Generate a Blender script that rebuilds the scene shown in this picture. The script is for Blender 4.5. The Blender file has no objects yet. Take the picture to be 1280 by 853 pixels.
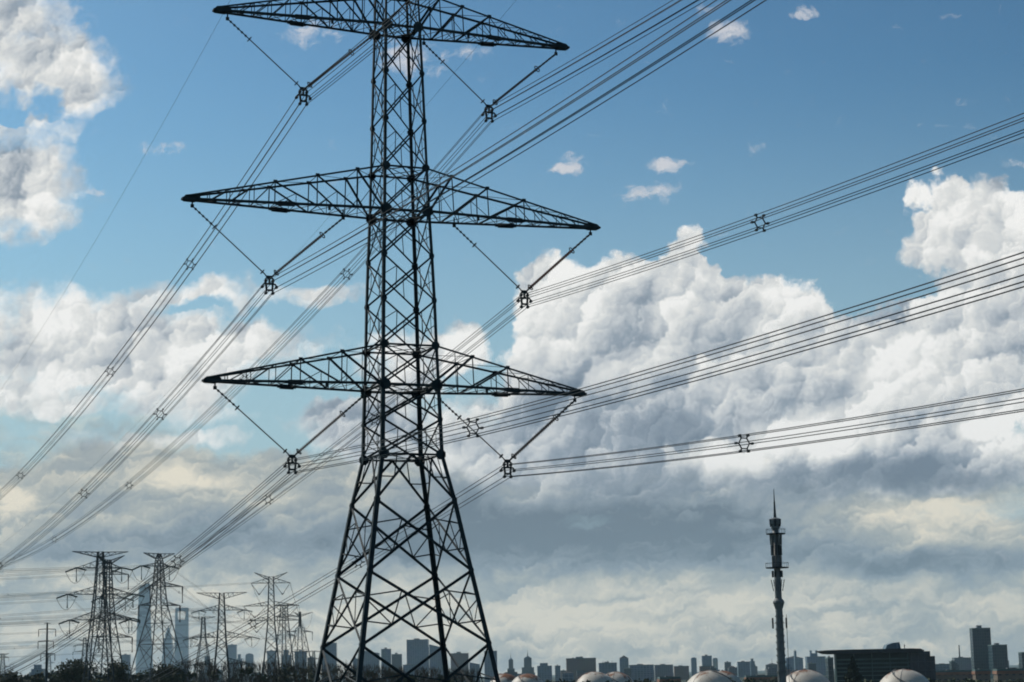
import bpy, math, random
from mathutils import Vector, Matrix
random.seed(7)
R = math.radians
scene = bpy.context.scene
COL = scene.collection

# ------------------------------------------------------------------ camera
F = 2449.19            # focal length in pixels of a 1280 wide frame
PITCH = R(9.6714); ROLL = R(1.2347); CAMZ = 17.0
cam_data = bpy.data.cameras.new("camera"); cam = bpy.data.objects.new("camera", cam_data)
COL.objects.link(cam); scene.camera = cam
cam_data.sensor_width = 36.0; cam_data.lens = F/1280*36; cam_data.clip_start = 0.5; cam_data.clip_end = 60000
cam.matrix_world = Matrix.Translation((0, 0, CAMZ)) @ Matrix.Rotation(R(90)+PITCH, 4, 'X') @ Matrix.Rotation(-ROLL, 4, 'Z')

def ray(px, py):
    X, Y = px-640, 426.5-py
    c, s = math.cos(-ROLL), math.sin(-ROLL)
    X, Y = X*c-Y*s, X*s+Y*c
    cp, sp = math.cos(PITCH), math.sin(PITCH)
    return Vector((X/F, cp-sp*Y/F, sp+cp*Y/F))
def at(px, py, depth):
    """the point of the place, `depth` metres north of the camera, seen in that direction"""
    d = ray(px, py)
    return Vector((0, 0, CAMZ)) + d*(depth/d.y)

# ------------------------------------------------------------------ light
SUN_EL, SUN_AZ = R(42), R(-50)        # azimuth measured from +Y (camera heading) towards +X
sun_dir = Vector((math.sin(SUN_AZ)*math.cos(SUN_EL), math.cos(SUN_AZ)*math.cos(SUN_EL), math.sin(SUN_EL)))
sd = bpy.data.lights.new("sun", 'SUN'); so = bpy.data.objects.new("sun", sd); COL.objects.link(so)
sd.energy = 3.3; sd.angle = R(0.6); sd.color = (1.0, 0.93, 0.84)
so.rotation_euler = sun_dir.to_track_quat('Z', 'Y').to_euler()
so.location = (-200, 100, 200)
vs = scene.view_settings
vs.view_transform = 'Standard'; vs.look = 'None'; vs.gamma = 1; vs.use_curve_mapping = False
vs.exposure = 0.0

# ------------------------------------------------------------------ sky with clouds
world = bpy.data.worlds.new("World"); scene.world = world; world.use_nodes = True
wn = world.node_tree; wn.nodes.clear()

def mnode(nt, op, a, b=None, c=None, clamp=False):
    n = nt.nodes.new('ShaderNodeMath'); n.operation = op; n.use_clamp = clamp
    for i, v in enumerate((a, b, c)):
        if v is None: continue
        if isinstance(v, (int, float)): n.inputs[i].default_value = v
        else: nt.links.new(v, n.inputs[i])
    return n.outputs[0]
def vnode(nt, op, a, b=None, c=None):
    n = nt.nodes.new('ShaderNodeVectorMath'); n.operation = op
    for i, v in enumerate((a, b, c)):
        if v is None: continue
        if isinstance(v, (tuple, list)): n.inputs[i].default_value = v
        else: nt.links.new(v, n.inputs[i])
    return n.outputs['Value'] if op in ('DOT_PRODUCT', 'LENGTH') else n.outputs['Vector']
def sstep(nt, v, a, b, lo=0.0, hi=1.0, kind='SMOOTHSTEP'):
    n = nt.nodes.new('ShaderNodeMapRange'); n.interpolation_type = kind; n.clamp = True
    nt.links.new(v, n.inputs[0])
    for i, x in enumerate((a, b, lo, hi)): n.inputs[i+1].default_value = x
    return n.outputs[0]
def mixc(nt, f, a, b):
    n = nt.nodes.new('ShaderNodeMix'); n.data_type = 'RGBA'
    if isinstance(f, (int, float)): n.inputs[0].default_value = f
    else: nt.links.new(f, n.inputs[0])
    for i, v in ((6, a), (7, b)):
        if isinstance(v, (tuple, list)): n.inputs[i].default_value = (*v, 1)
        else: nt.links.new(v, n.inputs[i])
    return n.outputs[2]
def noise(nt, vec, scale, detail, rough, lac=2.0, color=False, dist=0.0):
    n = nt.nodes.new('ShaderNodeTexNoise'); n.noise_dimensions = '2D'
    n.inputs['Scale'].default_value = scale; n.inputs['Detail'].default_value = detail
    n.inputs['Roughness'].default_value = rough; n.inputs['Lacunarity'].default_value = lac
    n.inputs['Distortion'].default_value = dist
    nt.links.new(vec, n.inputs['Vector'])
    return n.outputs['Color' if color else 'Fac']
def voro(nt, vec, scale, detail, rough, smooth=0.6):
    n = nt.nodes.new('ShaderNodeTexVoronoi'); n.voronoi_dimensions = '2D'; n.feature = 'SMOOTH_F1'
    n.inputs['Scale'].default_value = scale; n.inputs['Detail'].default_value = detail
    n.inputs['Roughness'].default_value = rough; n.inputs['Smoothness'].default_value = smooth
    nt.links.new(vec, n.inputs['Vector'])
    return n.outputs['Distance']

# cloud masses of this sky: direction (as seen over the horizon line), width, height, amount
def masses(nt, vec, lst, start, sq=False):
    acc = start
    for (px, py, rx, ry, w) in lst:
        d = ray(px, py); u, v = d.x/d.y*24.4919, d.z/d.y*24.4919
        sx, sy = 100.0/rx, 100.0/ry
        q = vnode(nt, 'MULTIPLY_ADD', vec, (sx, sy, 0), (-u*sx, -v*sy, 0))
        r2 = vnode(nt, 'DOT_PRODUCT', q, q)
        t = mnode(nt, 'SUBTRACT', 1.0, r2, clamp=True)
        if sq: t = mnode(nt, 'MULTIPLY', t, t)
        acc = mnode(nt, 'MULTIPLY_ADD', t, w, acc)
    return acc

CUMULUS = [
 # upper left cloud, with its blue hole
 (10,20,125,105,1.9),(95,100,84,78,2.0),(20,110,100,70,1.1),(62,126,30,24,-1.7),(85,165,40,16,.5),(15,145,40,10,-1.6),(15,225,120,95,2.3),(50,285,70,50,.8),(145,15,55,40,-.8),(110,240,30,12,.3),
 # left bank
 (30,415,190,85,1.9),(190,420,180,78,1.5),(120,490,220,80,1.3),(280,480,140,90,1.2),(310,365,190,28,1.4),(420,372,80,26,.8),(350,425,170,34,1.1),(250,384,50,12,-1.2),(20,505,110,24,.8),
 (60,560,120,34,.5),(340,500,70,24,-.8),(400,480,60,22,-.8),(245,552,130,16,1.1),(290,577,130,12,-1.0),(120,526,110,12,-.5),
 # behind the tower
 (575,432,48,42,1.5),(505,455,85,55,1.5),(440,530,100,60,1.4),(500,530,130,70,1.2),(620,480,60,50,.6),
 # the great cumulus
 (735,385,110,95,1.9),(678,370,50,60,1.1),(862,315,34,52,1.3),(845,345,60,30,1.2),(850,370,90,50,1.0),(790,345,70,40,.6),(960,395,110,66,1.7),(860,450,260,100,1.8),(700,480,80,110,1.3),
 (1215,275,95,75,1.8),(1170,235,44,34,.9),(1150,310,50,50,1.1),(1275,300,90,70,1.4),(1240,400,140,90,1.9),(1270,480,90,60,1.0),(1130,415,90,55,1.3),(1060,470,170,90,1.6),(1085,325,36,50,-1.1),(1060,340,30,40,-.6),(1275,205,34,14,1.0),
 (930,560,380,110,1.5),(1200,560,200,90,1.2),(700,570,210,90,1.3),
]
WISP = [
 (714,206,30,20,1.0),(700,212,20,9,.5),(834,206,38,15,1.1),(812,236,38,14,1.1),(788,246,26,9,.8),(832,246,18,14,.5),(946,185,16,9,.7),(1008,17,36,11,.9),(910,40,40,24,1.0),(885,12,34,14,.7),(512,75,60,34,1.0),(585,66,40,14,.6),(390,42,60,26,.8),(1210,128,30,8,.5),(205,186,46,11,.6),(1195,160,60,10,.35),(115,240,26,10,.8),(1262,205,20,9,.9),(60,10,80,60,.5),
]
SHEET = [
 (250,640,420,80,1.5),(700,640,460,100,1.6),(1100,640,360,110,1.6),(60,560,260,90,.9),(20,690,260,90,1.0),(640,760,1200,100,2.2),(640,850,1400,80,1.6),(220,600,300,60,.8),(300,520,200,40,.25),(900,560,500,90,1.2)
]
# shade painted into the cloud colour (positive) and painted sunlit brightness (negative), placed by hand
CLOUD_SHADE = [
 (50,35,130,70,.45),(20,195,90,55,.35),(100,110,80,70,-.35),(0,95,60,30,-.3),
 (210,490,130,44,.1),(180,430,260,90,-.4),(400,410,120,60,-.3),(60,460,90,40,.15),(300,365,200,30,-.3),(245,552,140,20,-.4),(60,400,120,50,-.2),
 (580,432,50,44,-.6),(490,450,60,40,-.5),(430,520,80,70,.75),(520,570,140,60,.6),
 (715,335,100,50,-.6),(800,410,70,60,.2),(700,420,80,60,-.45),(990,365,100,45,-.3),(930,320,60,40,-.2),(830,470,120,50,.22),
 (770,545,260,85,1.0),(860,470,150,36,.30),(700,500,120,50,.5),(1000,480,60,40,.2),(960,606,300,44,.9),(1180,585,160,50,.7),(1130,600,200,40,.9),(640,640,300,60,.9),
 (1080,440,110,60,-.45),(900,578,76,30,-1.3),(1010,545,120,46,-.9),(1250,535,56,26,-1.5),(1220,290,90,80,-.35),(1260,420,60,60,.35),(1190,330,70,30,.1),(1170,490,110,40,-.1),
 (300,674,440,44,.8),(720,672,470,62,1.8),(760,700,260,26,.35),(1150,700,280,30,1.5),(1160,640,170,40,-.85),(1090,625,60,30,-.5),(480,615,70,30,-.3),(880,655,120,34,.6),
 (200,600,190,26,-.3),(14,634,40,30,-1.3),(230,600,80,18,-.7),(330,625,60,16,-.5),(130,735,90,16,-.8),(20,790,60,20,-.6),(270,745,80,22,-.8),(250,660,170,34,.5),(100,690,220,24,.5),(60,520,100,30,-.3),
 (640,775,1000,56,-.75),(860,738,200,22,-.3),(300,730,160,20,-.5),(60,740,120,16,-.4),(640,835,1200,40,-.2),
]

def density_group():
    g = bpy.data.node_groups.new("cloud_density", 'ShaderNodeTree')
    g.interface.new_socket("P", in_out='INPUT', socket_type='NodeSocketVector')
    for s in ("Cumulus", "Sheet", "Wisp"): g.interface.new_socket(s, in_out='OUTPUT', socket_type='NodeSocketFloat')
    gi = g.nodes.new('NodeGroupInput'); go = g.nodes.new('NodeGroupOutput'); P = gi.outputs[0]
    w1 = noise(g, P, 1.6, 3, .55, color=True)
    w1 = vnode(g, 'MULTIPLY_ADD', w1, (.62, .50, 0), (-.31, -.25, 0))
    w2 = noise(g, P, 6.0, 4, .6, color=True)
    w2 = vnode(g, 'MULTIPLY_ADD', w2, (.20, .16, 0), (-.10, -.08, 0))
    W = vnode(g, 'ADD', vnode(g, 'ADD', P, w1), w2)
    base = masses(g, W, CUMULUS, -0.36)
    wob = vnode(g, 'ADD', P, w2)
    bil = voro(g, wob, 1.9, 4.0, .62)                  # cauliflower heads
    fb = noise(g, wob, 1.3, 9, .60)
    n = mnode(g, 'MULTIPLY_ADD', bil, -1.0, 0.42)
    n = mnode(g, 'MULTIPLY_ADD', mnode(g, 'SUBTRACT', fb, .5), 1.5, n)
    cum = mnode(g, 'MULTIPLY_ADD', n, .55, base)
    g.links.new(cum, go.inputs['Cumulus'])
    S = vnode(g, 'MULTIPLY', W, (.42, 1.15, 1))
    fs = noise(g, S, 1.1, 8, .58)
    sheet = masses(g, vnode(g, 'ADD', P, w1), SHEET, -0.5)
    sheet = mnode(g, 'MULTIPLY_ADD', mnode(g, 'SUBTRACT', fs, .5), 2.6, sheet)
    g.links.new(sheet, go.inputs['Sheet'])
    wsp = masses(g, vnode(g, 'ADD', P, w2), WISP, -0.35)
    g.links.new(mnode(g, 'MULTIPLY_ADD', mnode(g, 'SUBTRACT', noise(g, vnode(g, 'MULTIPLY', W, (.8, 1.2, 1)), 4.0, 6, .62), .5), 2.4, wsp), go.inputs['Wisp'])
    return g
DG = density_group()
tc = wn.nodes.new('ShaderNodeTexCoord'); sep = wn.nodes.new('ShaderNodeSeparateXYZ')
wn.links.new(tc.outputs['Generated'], sep.inputs[0])
yy = mnode(wn, 'MAXIMUM', mnode(wn, 'ABSOLUTE', sep.outputs[1]), .16)
U = mnode(wn, 'MULTIPLY', mnode(wn, 'DIVIDE', sep.outputs[0], yy), 24.4919)
V = mnode(wn, 'MULTIPLY', mnode(wn, 'DIVIDE', sep.outputs[2], yy), 24.4919)
cb = wn.nodes.new('ShaderNodeCombineXYZ'); wn.links.new(U, cb.inputs[0]); wn.links.new(V, cb.inputs[1]); P = cb.outputs[0]
def dens(vec):
    n = wn.nodes.new('ShaderNodeGroup'); n.node_tree = DG; wn.links.new(vec, n.inputs[0]); return n.outputs
A = dens(P)
edge = sstep(wn, U, -3.5, 1.0, 1.35, .50, 'LINEAR')
cum_a = mnode(wn, 'MULTIPLY', sstep(wn, mnode(wn, 'DIVIDE', A['Cumulus'], edge), 0.0, 1.0), sstep(wn, V, 1.75, 2.7))
sh_a = sstep(wn, A['Sheet'], -.1, .9)
# painted relief: sunlit and shaded flanks go straight into the cloud colour
def cells(g, vec, scale, smooth, L, amp, acc=None):
    """rounded heads: each cell is painted lighter towards the sun and darker away from it"""
    n = g.nodes.new('ShaderNodeTexVoronoi'); n.voronoi_dimensions = '2D'; n.feature = 'SMOOTH_F1'
    n.inputs['Scale'].default_value = scale; n.inputs['Smoothness'].default_value = smooth; n.inputs['Detail'].default_value = 0
    g.links.new(vec, n.inputs['Vector'])
    off = vnode(g, 'SUBTRACT', vec, n.outputs['Position'])
    d = vnode(g, 'DOT_PRODUCT', off, (L[0]*scale*amp, L[1]*scale*amp, 0))
    return d if acc is None else mnode(g, 'ADD', d, acc)
def wob(vec, s1, a1, s2, a2):
    w = noise(wn, vec, s1, 3, .6, color=True); w = vnode(wn, 'MULTIPLY_ADD', w, (a1*2, a1*2, 0), (-a1, -a1, 0))
    x = noise(wn, vec, s2, 3, .6, color=True); x = vnode(wn, 'MULTIPLY_ADD', x, (a2*2, a2*2, 0), (-a2, -a2, 0))
    return vnode(wn, 'ADD', vnode(wn, 'ADD', vec, w), x)
LD = (-.62, .78)
Q = wob(P, 2.2, .22, 9.0, .06)
relief = cells(wn, Q, .95, .35, LD, .75)
relief = cells(wn, Q, 2.1, .30, LD, .62, relief)
relief = cells(wn, vnode(wn, 'ADD', Q, (3.3, 1.7, 0)), 4.6, .35, LD, .32, relief)
relief = cells(wn, vnode(wn, 'ADD', Q, (.3, 5.7, 0)), 11.0, .3, LD, .11, relief)
QS = vnode(wn, 'MULTIPLY', Q, (.55, 1.3, 1))
relief_s = cells(wn, QS, 1.5, .6, (-.4, .85), .55)
relief_s = cells(wn, QS, 3.4, .45, (-.4, .85), .50, relief_s)
relief_s = cells(wn, vnode(wn, 'ADD', QS, (1.3, 4.7, 0)), 7.5, .4, (-.4, .85), .30, relief_s)
dn = noise(wn, P, 1.0, 6, .6)
depth = masses(wn, vnode(wn, 'ADD', P, vnode(wn, 'MULTIPLY_ADD', noise(wn, P, 1.3, 4, .6, color=True), (.6, .4, 0), (-.3, -.2, 0))), CLOUD_SHADE, 0.0, True)  # sum of the painted shade and brightness patches, edges warped by noise
dstr = mnode(wn, 'MULTIPLY', mnode(wn, 'SUBTRACT', noise(wn, vnode(wn, 'MULTIPLY', Q, (.45, 1.25, 1)), 1.9, 7, .62), .5), 2.2)
shade_n = mnode(wn, 'MULTIPLY_ADD', mnode(wn, 'SUBTRACT', dn, .5), .35, depth)
thick = sstep(wn, A['Cumulus'], .25, 2.2, 0, .26, 'LINEAR')
lit = mnode(wn, 'SUBTRACT', mnode(wn, 'MULTIPLY_ADD', relief, .74, .91), mnode(wn, 'ADD', thick, mnode(wn, 'MULTIPLY', shade_n, .60)))
lit = sstep(wn, lit, -.25, 1.18, 0, 1, 'LINEAR')
def ramp(fac, stops):
    n = wn.nodes.new('ShaderNodeValToRGB'); el = n.color_ramp.elements
    for i, (p, c) in enumerate(stops):
        e = el[i] if i < 2 else el.new(p)
        e.position = p; e.color = (*c, 1)
    wn.links.new(fac, n.inputs[0]); return n.outputs[0]
def srgb(r, g, b): return tuple((x/255/12.92 if x/255 <= .04045 else ((x/255+.055)/1.055)**2.4) for x in (r, g, b))
ccol = ramp(lit, [(0, srgb(112,126,142)), (1, srgb(247,246,243)), (.35, srgb(150,161,173)), (.58, srgb(194,199,203)), (.8, srgb(224,225,223))])
lit_s = mnode(wn, 'SUBTRACT', mnode(wn, 'MULTIPLY_ADD', relief_s, .62, .72), mnode(wn, 'MULTIPLY', mnode(wn, 'ADD', shade_n, dstr), .62))
lit_s = sstep(wn, lit_s, -.36, 1.34, 0, 1, 'LINEAR')
scol = ramp(lit_s, [(0, srgb(104,117,130)), (1, srgb(236,227,207)), (.35, srgb(139,151,161)), (.62, srgb(172,177,174))])
sky = wn.nodes.new('ShaderNodeTexSky'); sky.sky_type = 'NISHITA'; sky.sun_disc = False
sky.sun_elevation = SUN_EL; sky.sun_rotation = SUN_AZ; sky.air_density = 1.0; sky.dust_density = .9; sky.ozone_density = 1.6
SKY_STRENGTH = 0.10
CG = 1.0/SKY_STRENGTH
gm = wn.nodes.new('ShaderNodeGamma'); gm.inputs[1].default_value = 1.75
wn.links.new(vnode(wn, 'MULTIPLY', sky.outputs[0], (.1, .1, .1)), gm.inputs[0])
skyc = vnode(wn, 'MULTIPLY', gm.outputs[0], (10.5, 13.4, 11.4))
skyc = mixc(wn, sstep(wn, V, 8.0, .6, 0, .95), skyc, tuple(x/.1 for x in srgb(166,190,202)))
c1 = mixc(wn, sh_a, skyc, vnode(wn, 'SCALE', scol)); c1n = wn.nodes[-1]
sc = [n for n in wn.nodes if n.type == 'VECT_MATH' and n.operation == 'SCALE']
sc[-1].inputs['Scale'].default_value = CG
c2v = vnode(wn, 'SCALE', ccol); [n for n in wn.nodes if n.type == 'VECT_MATH' and n.operation == 'SCALE'][-1].inputs['Scale'].default_value = CG
c1 = mixc(wn, sstep(wn, A['Wisp'], 0, 1.1, 0, .85), c1, tuple(CG*x for x in srgb(216,215,218)))
c2 = mixc(wn, cum_a, c1, c2v)
bg = wn.nodes.new('ShaderNodeBackground'); bg.inputs[1].default_value = SKY_STRENGTH
wn.links.new(c2, bg.inputs[0])
wo = wn.nodes.new('ShaderNodeOutputWorld'); wn.links.new(bg.outputs[0], wo.inputs[0])
world.cycles.sampling_method = 'MANUAL'; world.cycles.sample_map_resolution = 256
scene.cycles.use_adaptive_sampling = True; scene.cycles.adaptive_threshold = 0.02; scene.cycles.adaptive_min_samples = 6
scene.cycles.pixel_filter_type = 'BLACKMAN_HARRIS'; scene.cycles.filter_width = 1.9

# ------------------------------------------------------------------ mesh helpers
class MB:
    """collects faces and links them as one mesh object"""
    def __init__(self): self.v = []; self.f = []; self.sm = False
    def poly(self, pts):
        n = len(self.v); self.v += [tuple(p) for p in pts]; self.f.append(tuple(range(n, n+len(pts))))
    def prism(self, ring0, ring1, caps=True):
        n = len(self.v); k = len(ring0)
        self.v += [tuple(p) for p in ring0]+[tuple(p) for p in ring1]
        for i in range(k):
            j = (i+1) % k; self.f.append((n+i, n+j, n+k+j, n+k+i))
        if caps: self.f.append(tuple(n+i for i in reversed(range(k)))); self.f.append(tuple(n+k+i for i in range(k)))
    def box(self, x0, x1, y0, y1, z0, z1):
        a = [(x0,y0,z0),(x1,y0,z0),(x1,y1,z0),(x0,y1,z0)]; b = [(x,y,z1) for x,y,_ in a]
        self.prism(a, b)
    def frame(self, p, q, up=None):
        d = (Vector(q)-Vector(p)).normalized()
        u = Vector(up) if up is not None else Vector((0, 0, 1))
        if abs(d.dot(u)) > .97: u = Vector((0, 1, 0)) if abs(d.y) < .9 else Vector((1, 0, 0))
        s = d.cross(u).normalized(); t = s.cross(d).normalized(); return s, t
    def bar(self, p, q, w, h=None, up=None):
        h = h or w; p, q = Vector(p), Vector(q); s, t = self.frame(p, q, up)
        c = [s*(-w/2)+t*(-h/2), s*(w/2)+t*(-h/2), s*(w/2)+t*(h/2), s*(-w/2)+t*(h/2)]
        self.prism([p+x for x in c], [q+x for x in c])
    def angle(self, p, q, w, out=None, th=None):
        """rolled steel L section; `out` is where its heel points"""
        p, q = Vector(p), Vector(q); th = th or w*.16
        d = (q-p).normalized(); o = Vector(out) if out is not None else Vector((0, 0, 1))
        o = o-d*o.dot(d)
        if o.length < 1e-4: o = d.orthogonal()
        o.normalize(); s = d.cross(o).normalized()
        a = (-o+s).normalized(); b = (-o-s).normalized(); h = o*(w*.35)
        ring = [h, h+a*w, h+a*w+b*th, h+(a+b)*th, h+b*w+a*th, h+b*w]
        self.prism([p+x for x in ring], [q+x for x in ring])
    def tube(self, pts, r, k=6, caps=True):
        pts = [Vector(p) for p in pts]; n0 = len(self.v); m = len(pts)
        for i, p in enumerate(pts):
            d = (pts[min(i+1, m-1)]-pts[max(i-1, 0)]); s, t = self.frame((0,0,0), d)
            rr = r[i] if isinstance(r, (list, tuple)) else r
            for j in range(k):
                a = 2*math.pi*j/k; self.v.append(tuple(p+s*(math.cos(a)*rr)+t*(math.sin(a)*rr)))
        for i in range(m-1):
            for j in range(k):
                a, b = n0+i*k+j, n0+i*k+(j+1) % k; self.f.append((a, b, b+k, a+k))
        if caps: self.f.append(tuple(n0+j for j in reversed(range(k)))); self.f.append(tuple(n0+(m-1)*k+j for j in range(k)))
    def lathe(self, p, q, prof, k=10):
        """profile of (fraction along p-q, radius)"""
        p, q = Vector(p), Vector(q); self.tube([p+(q-p)*t for t, _ in prof], [r for _, r in prof], k)
    def plate(self, c, n, w, h, th, up=(0,0,1)):
        c, n = Vector(c), Vector(n).normalized(); self.bar(c-n*th/2, c+n*th/2, w, h, up)
    def oct(self, c, n, s, th, up=(0,0,1)):
        c, n = Vector(c), Vector(n).normalized(); a, b = self.frame((0,0,0), n, up)
        r = [c+(a*math.cos(k*math.pi/4+.39)+b*math.sin(k*math.pi/4+.39))*s*.55 for k in range(8)]
        self.prism([q-n*th/2 for q in r], [q+n*th/2 for q in r])
    def ring(self, c, n, R_, r, k=16, kk=5):
        c, n = Vector(c), Vector(n).normalized(); s, t = self.frame((0,0,0), n)
        n0 = len(self.v)
        for i in range(k):
            a = 2*math.pi*i/k; e = s*math.cos(a)+t*math.sin(a)
            for j in range(kk):
                b = 2*math.pi*j/kk; self.v.append(tuple(c+e*(R_+r*math.cos(b))+n*(r*math.sin(b))))
        for i in range(k):
            for j in range(kk):
                i2, j2 = (i+1) % k, (j+1) % kk
                self.f.append((n0+i*kk+j, n0+i2*kk+j, n0+i2*kk+j2, n0+i*kk+j2))
    def build(self, name, mat, parent=None, smooth=False):
        me = bpy.data.meshes.new(name); me.from_pydata(self.v, [], self.f); me.update()
        if smooth:
            for p in me.polygons: p.use_smooth = True
        me.materials.append(mat)
        o = bpy.data.objects.new(name, me); COL.objects.link(o)
        if parent is not None: o.parent = parent
        return o
def tag(o, label=None, cat=None, group=None, kind=None):
    if label: o['label'] = label
    if cat: o['category'] = cat
    if group: o['group'] = group
    if kind: o['kind'] = kind
    return o
def empty(name, loc=(0,0,0), rz=0.0, label=None, cat=None, group=None):
    o = bpy.data.objects.new(name, None); COL.objects.link(o); o.location = loc; o.rotation_euler = (0, 0, rz)
    return tag(o, label, cat, group)
def kids(o): return [c for c in bpy.data.objects if c.parent is o]
def copy_tree(o, parent=None):
    c = o.copy(); COL.objects.link(c); c.parent = parent
    for ch in kids(o): copy_tree(ch, c)
    return c
def lerp(a, b, t): return Vector(a)+(Vector(b)-Vector(a))*t

# ------------------------------------------------------------------ materials
def material(name, col, rough=.7, spec=.3, metal=0.0, var=.25, scale=2.0, col2=None, lo=.35, hi=.65, det=5, bump=0.0, stretch=(1,1,1)):
    m = bpy.data.materials.new(name); m.use_nodes = True; nt = m.node_tree; b = nt.nodes['Principled BSDF']
    b.inputs['Roughness'].default_value = rough; b.inputs['Metallic'].default_value = metal
    b.inputs['Specular IOR Level'].default_value = spec
    t = nt.nodes.new('ShaderNodeTexCoord'); mp = nt.nodes.new('ShaderNodeMapping'); mp.inputs['Scale'].default_value = stretch
    nt.links.new(t.outputs['Object'], mp.inputs[0])
    n = nt.nodes.new('ShaderNodeTexNoise'); n.inputs['Scale'].default_value = scale; n.inputs['Detail'].default_value = det
    nt.links.new(mp.outputs[0], n.inputs['Vector'])
    r = nt.nodes.new('ShaderNodeValToRGB'); e = r.color_ramp.elements
    c2 = col2 or tuple(x*(1-var) for x in col)
    e[0].position, e[1].position = lo, hi; e[0].color = (*c2, 1); e[1].color = (*col, 1)
    nt.links.new(n.outputs['Fac'], r.inputs[0]); nt.links.new(r.outputs[0], b.inputs['Base Color'])
    if bump:
        bp = nt.nodes.new('ShaderNodeBump'); bp.inputs['Strength'].default_value = bump
        nt.links.new(n.outputs['Fac'], bp.inputs['Height']); nt.links.new(bp.outputs[0], b.inputs['Normal'])
    return m
M = {}
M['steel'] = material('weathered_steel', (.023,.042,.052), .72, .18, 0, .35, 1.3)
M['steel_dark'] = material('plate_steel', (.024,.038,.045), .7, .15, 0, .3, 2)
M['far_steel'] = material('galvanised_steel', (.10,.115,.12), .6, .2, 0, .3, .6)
M['rod'] = material('insulator_rubber', (.055,.045,.045), .5, .3, 0, .3, 4)
M['rod_red'] = material('red_brown_insulator_rubber', (.17,.06,.045), .5, .3, 0, .3, 4)
M['green_glass'] = material('green_glass_insulator', (.03,.075,.065), .3, .5, 0, .3, 1)
M['wire'] = material('aluminium_conductor', (.040,.048,.055), .65, .2, 0, .2, 3)
M['ground'] = material('ground_earth', (.065,.075,.050), .95, .1, 0, .5, .004, det=9)
M['concrete'] = material('concrete', (.30,.30,.29), .9, .1, 0, .3, .8)
M['white_tank'] = material('white_tank_paint', (.60,.55,.47), .5, .3, 0, .14, .35)
def rust(m):
    """rust patches spreading round the crown of each tank, pale streaks running down"""
    nt = m.node_tree; b = nt.nodes['Principled BSDF']; src = b.inputs['Base Color'].links[0].from_socket
    t = nt.nodes.new('ShaderNodeTexCoord'); oi = nt.nodes.new('ShaderNodeObjectInfo')
    v = vnode(nt, 'ADD', t.outputs['Object'], vnode(nt, 'MULTIPLY', oi.outputs['Location'], (.37, .21, 0)))
    n = nt.nodes.new('ShaderNodeTexNoise'); n.inputs['Scale'].default_value = .22; n.inputs['Detail'].default_value = 7; n.inputs['Roughness'].default_value = .65
    nt.links.new(v, n.inputs['Vector'])
    sp = nt.nodes.new('ShaderNodeSeparateXYZ'); nt.links.new(t.outputs['Object'], sp.inputs[0])
    top = sstep(nt, sp.outputs[2], 14.0, 17.0, 0, .22, 'LINEAR')
    f = sstep(nt, mnode(nt, 'ADD', n.outputs['Fac'], top), .60, .72)
    nt.links.new(mixc(nt, f, src, (.23,.10,.045)), b.inputs['Base Color'])
rust(M['white_tank'])
M['tank_line'] = material('tank_seam', (.17,.17,.17), .7, .2)
M['wood'] = material('tree_bark', (.05,.045,.04), .95, .05, 0, .3, 2)
M['leaf'] = material('tree_leaves', (.045,.060,.030), .8, .15, 0, .55, .25)
M['leaf_dark'] = material('conifer_needles', (.020,.034,.022), .85, .1, 0, .4, .5)
M['twig'] = material('bare_twigs', (.085,.070,.055), .9, .05, 0, .45, .12)
def facade(name, wall, glass, fx, fz, mortar=.18, rough=.6, jit=.3):
    """walls with storeys of windows laid out on the wall in metres"""
    m = bpy.data.materials.new(name); m.use_nodes = True; nt = m.node_tree; b = nt.nodes['Principled BSDF']
    b.inputs['Specular IOR Level'].default_value = .3
    t = nt.nodes.new('ShaderNodeTexCoord'); sp = nt.nodes.new('ShaderNodeSeparateXYZ'); nt.links.new(t.outputs['Object'], sp.inputs[0])
    u = mnode(nt, 'ADD', sp.outputs[0], sp.outputs[1]); cbn = nt.nodes.new('ShaderNodeCombineXYZ')
    nt.links.new(u, cbn.inputs[0]); nt.links.new(sp.outputs[2], cbn.inputs[1])
    br = nt.nodes.new('ShaderNodeTexBrick'); br.offset = 0; br.squash = 1
    br.inputs['Scale'].default_value = 1; br.inputs['Brick Width'].default_value = fx; br.inputs['Row Height'].default_value = fz
    br.inputs['Mortar Size'].default_value = mortar*min(fx, fz); br.inputs['Mortar Smooth'].default_value = 0
    br.inputs['Color1'].default_value = (*glass, 1); br.inputs['Color2'].default_value = (*[g*(1+jit)+.01 for g in glass], 1)
    br.inputs['Mortar'].default_value = (*wall, 1); nt.links.new(cbn.outputs[0], br.inputs['Vector'])
    n = nt.nodes.new('ShaderNodeTexNoise'); n.inputs['Scale'].default_value = .03; n.inputs['Detail'].default_value = 6
    nt.links.new(t.outputs['Object'], n.inputs['Vector'])
    mx = nt.nodes.new('ShaderNodeMix'); mx.data_type = 'RGBA'; mx.blend_type = 'MULTIPLY'; mx.inputs[0].default_value = .5
    nt.links.new(br.outputs[0], mx.inputs[6]); nt.links.new(n.outputs['Color'], mx.inputs[7])
    nt.links.new(mx.outputs[2], b.inputs['Base Color'])
    rr = mnode(nt, 'MULTIPLY_ADD', br.outputs['Fac'], rough-.25, .25); nt.links.new(rr, b.inputs['Roughness'])
    return m
M['f_blue'] = facade('blue_glass_facade', (.13,.22,.30), (.06,.12,.18), 6, 4, .12)
M['f_grey'] = facade('grey_concrete_facade', (.20,.22,.24), (.06,.07,.08), 4, 3.2, .34)
M['f_brick'] = facade('reddish_facade', (.24,.17,.14), (.06,.06,.07), 4, 3.2, .36)
M['f_teal'] = facade('dark_teal_glass_facade', (.026,.058,.076), (.012,.038,.054), 3, 3.8, .08, .4)
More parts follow.
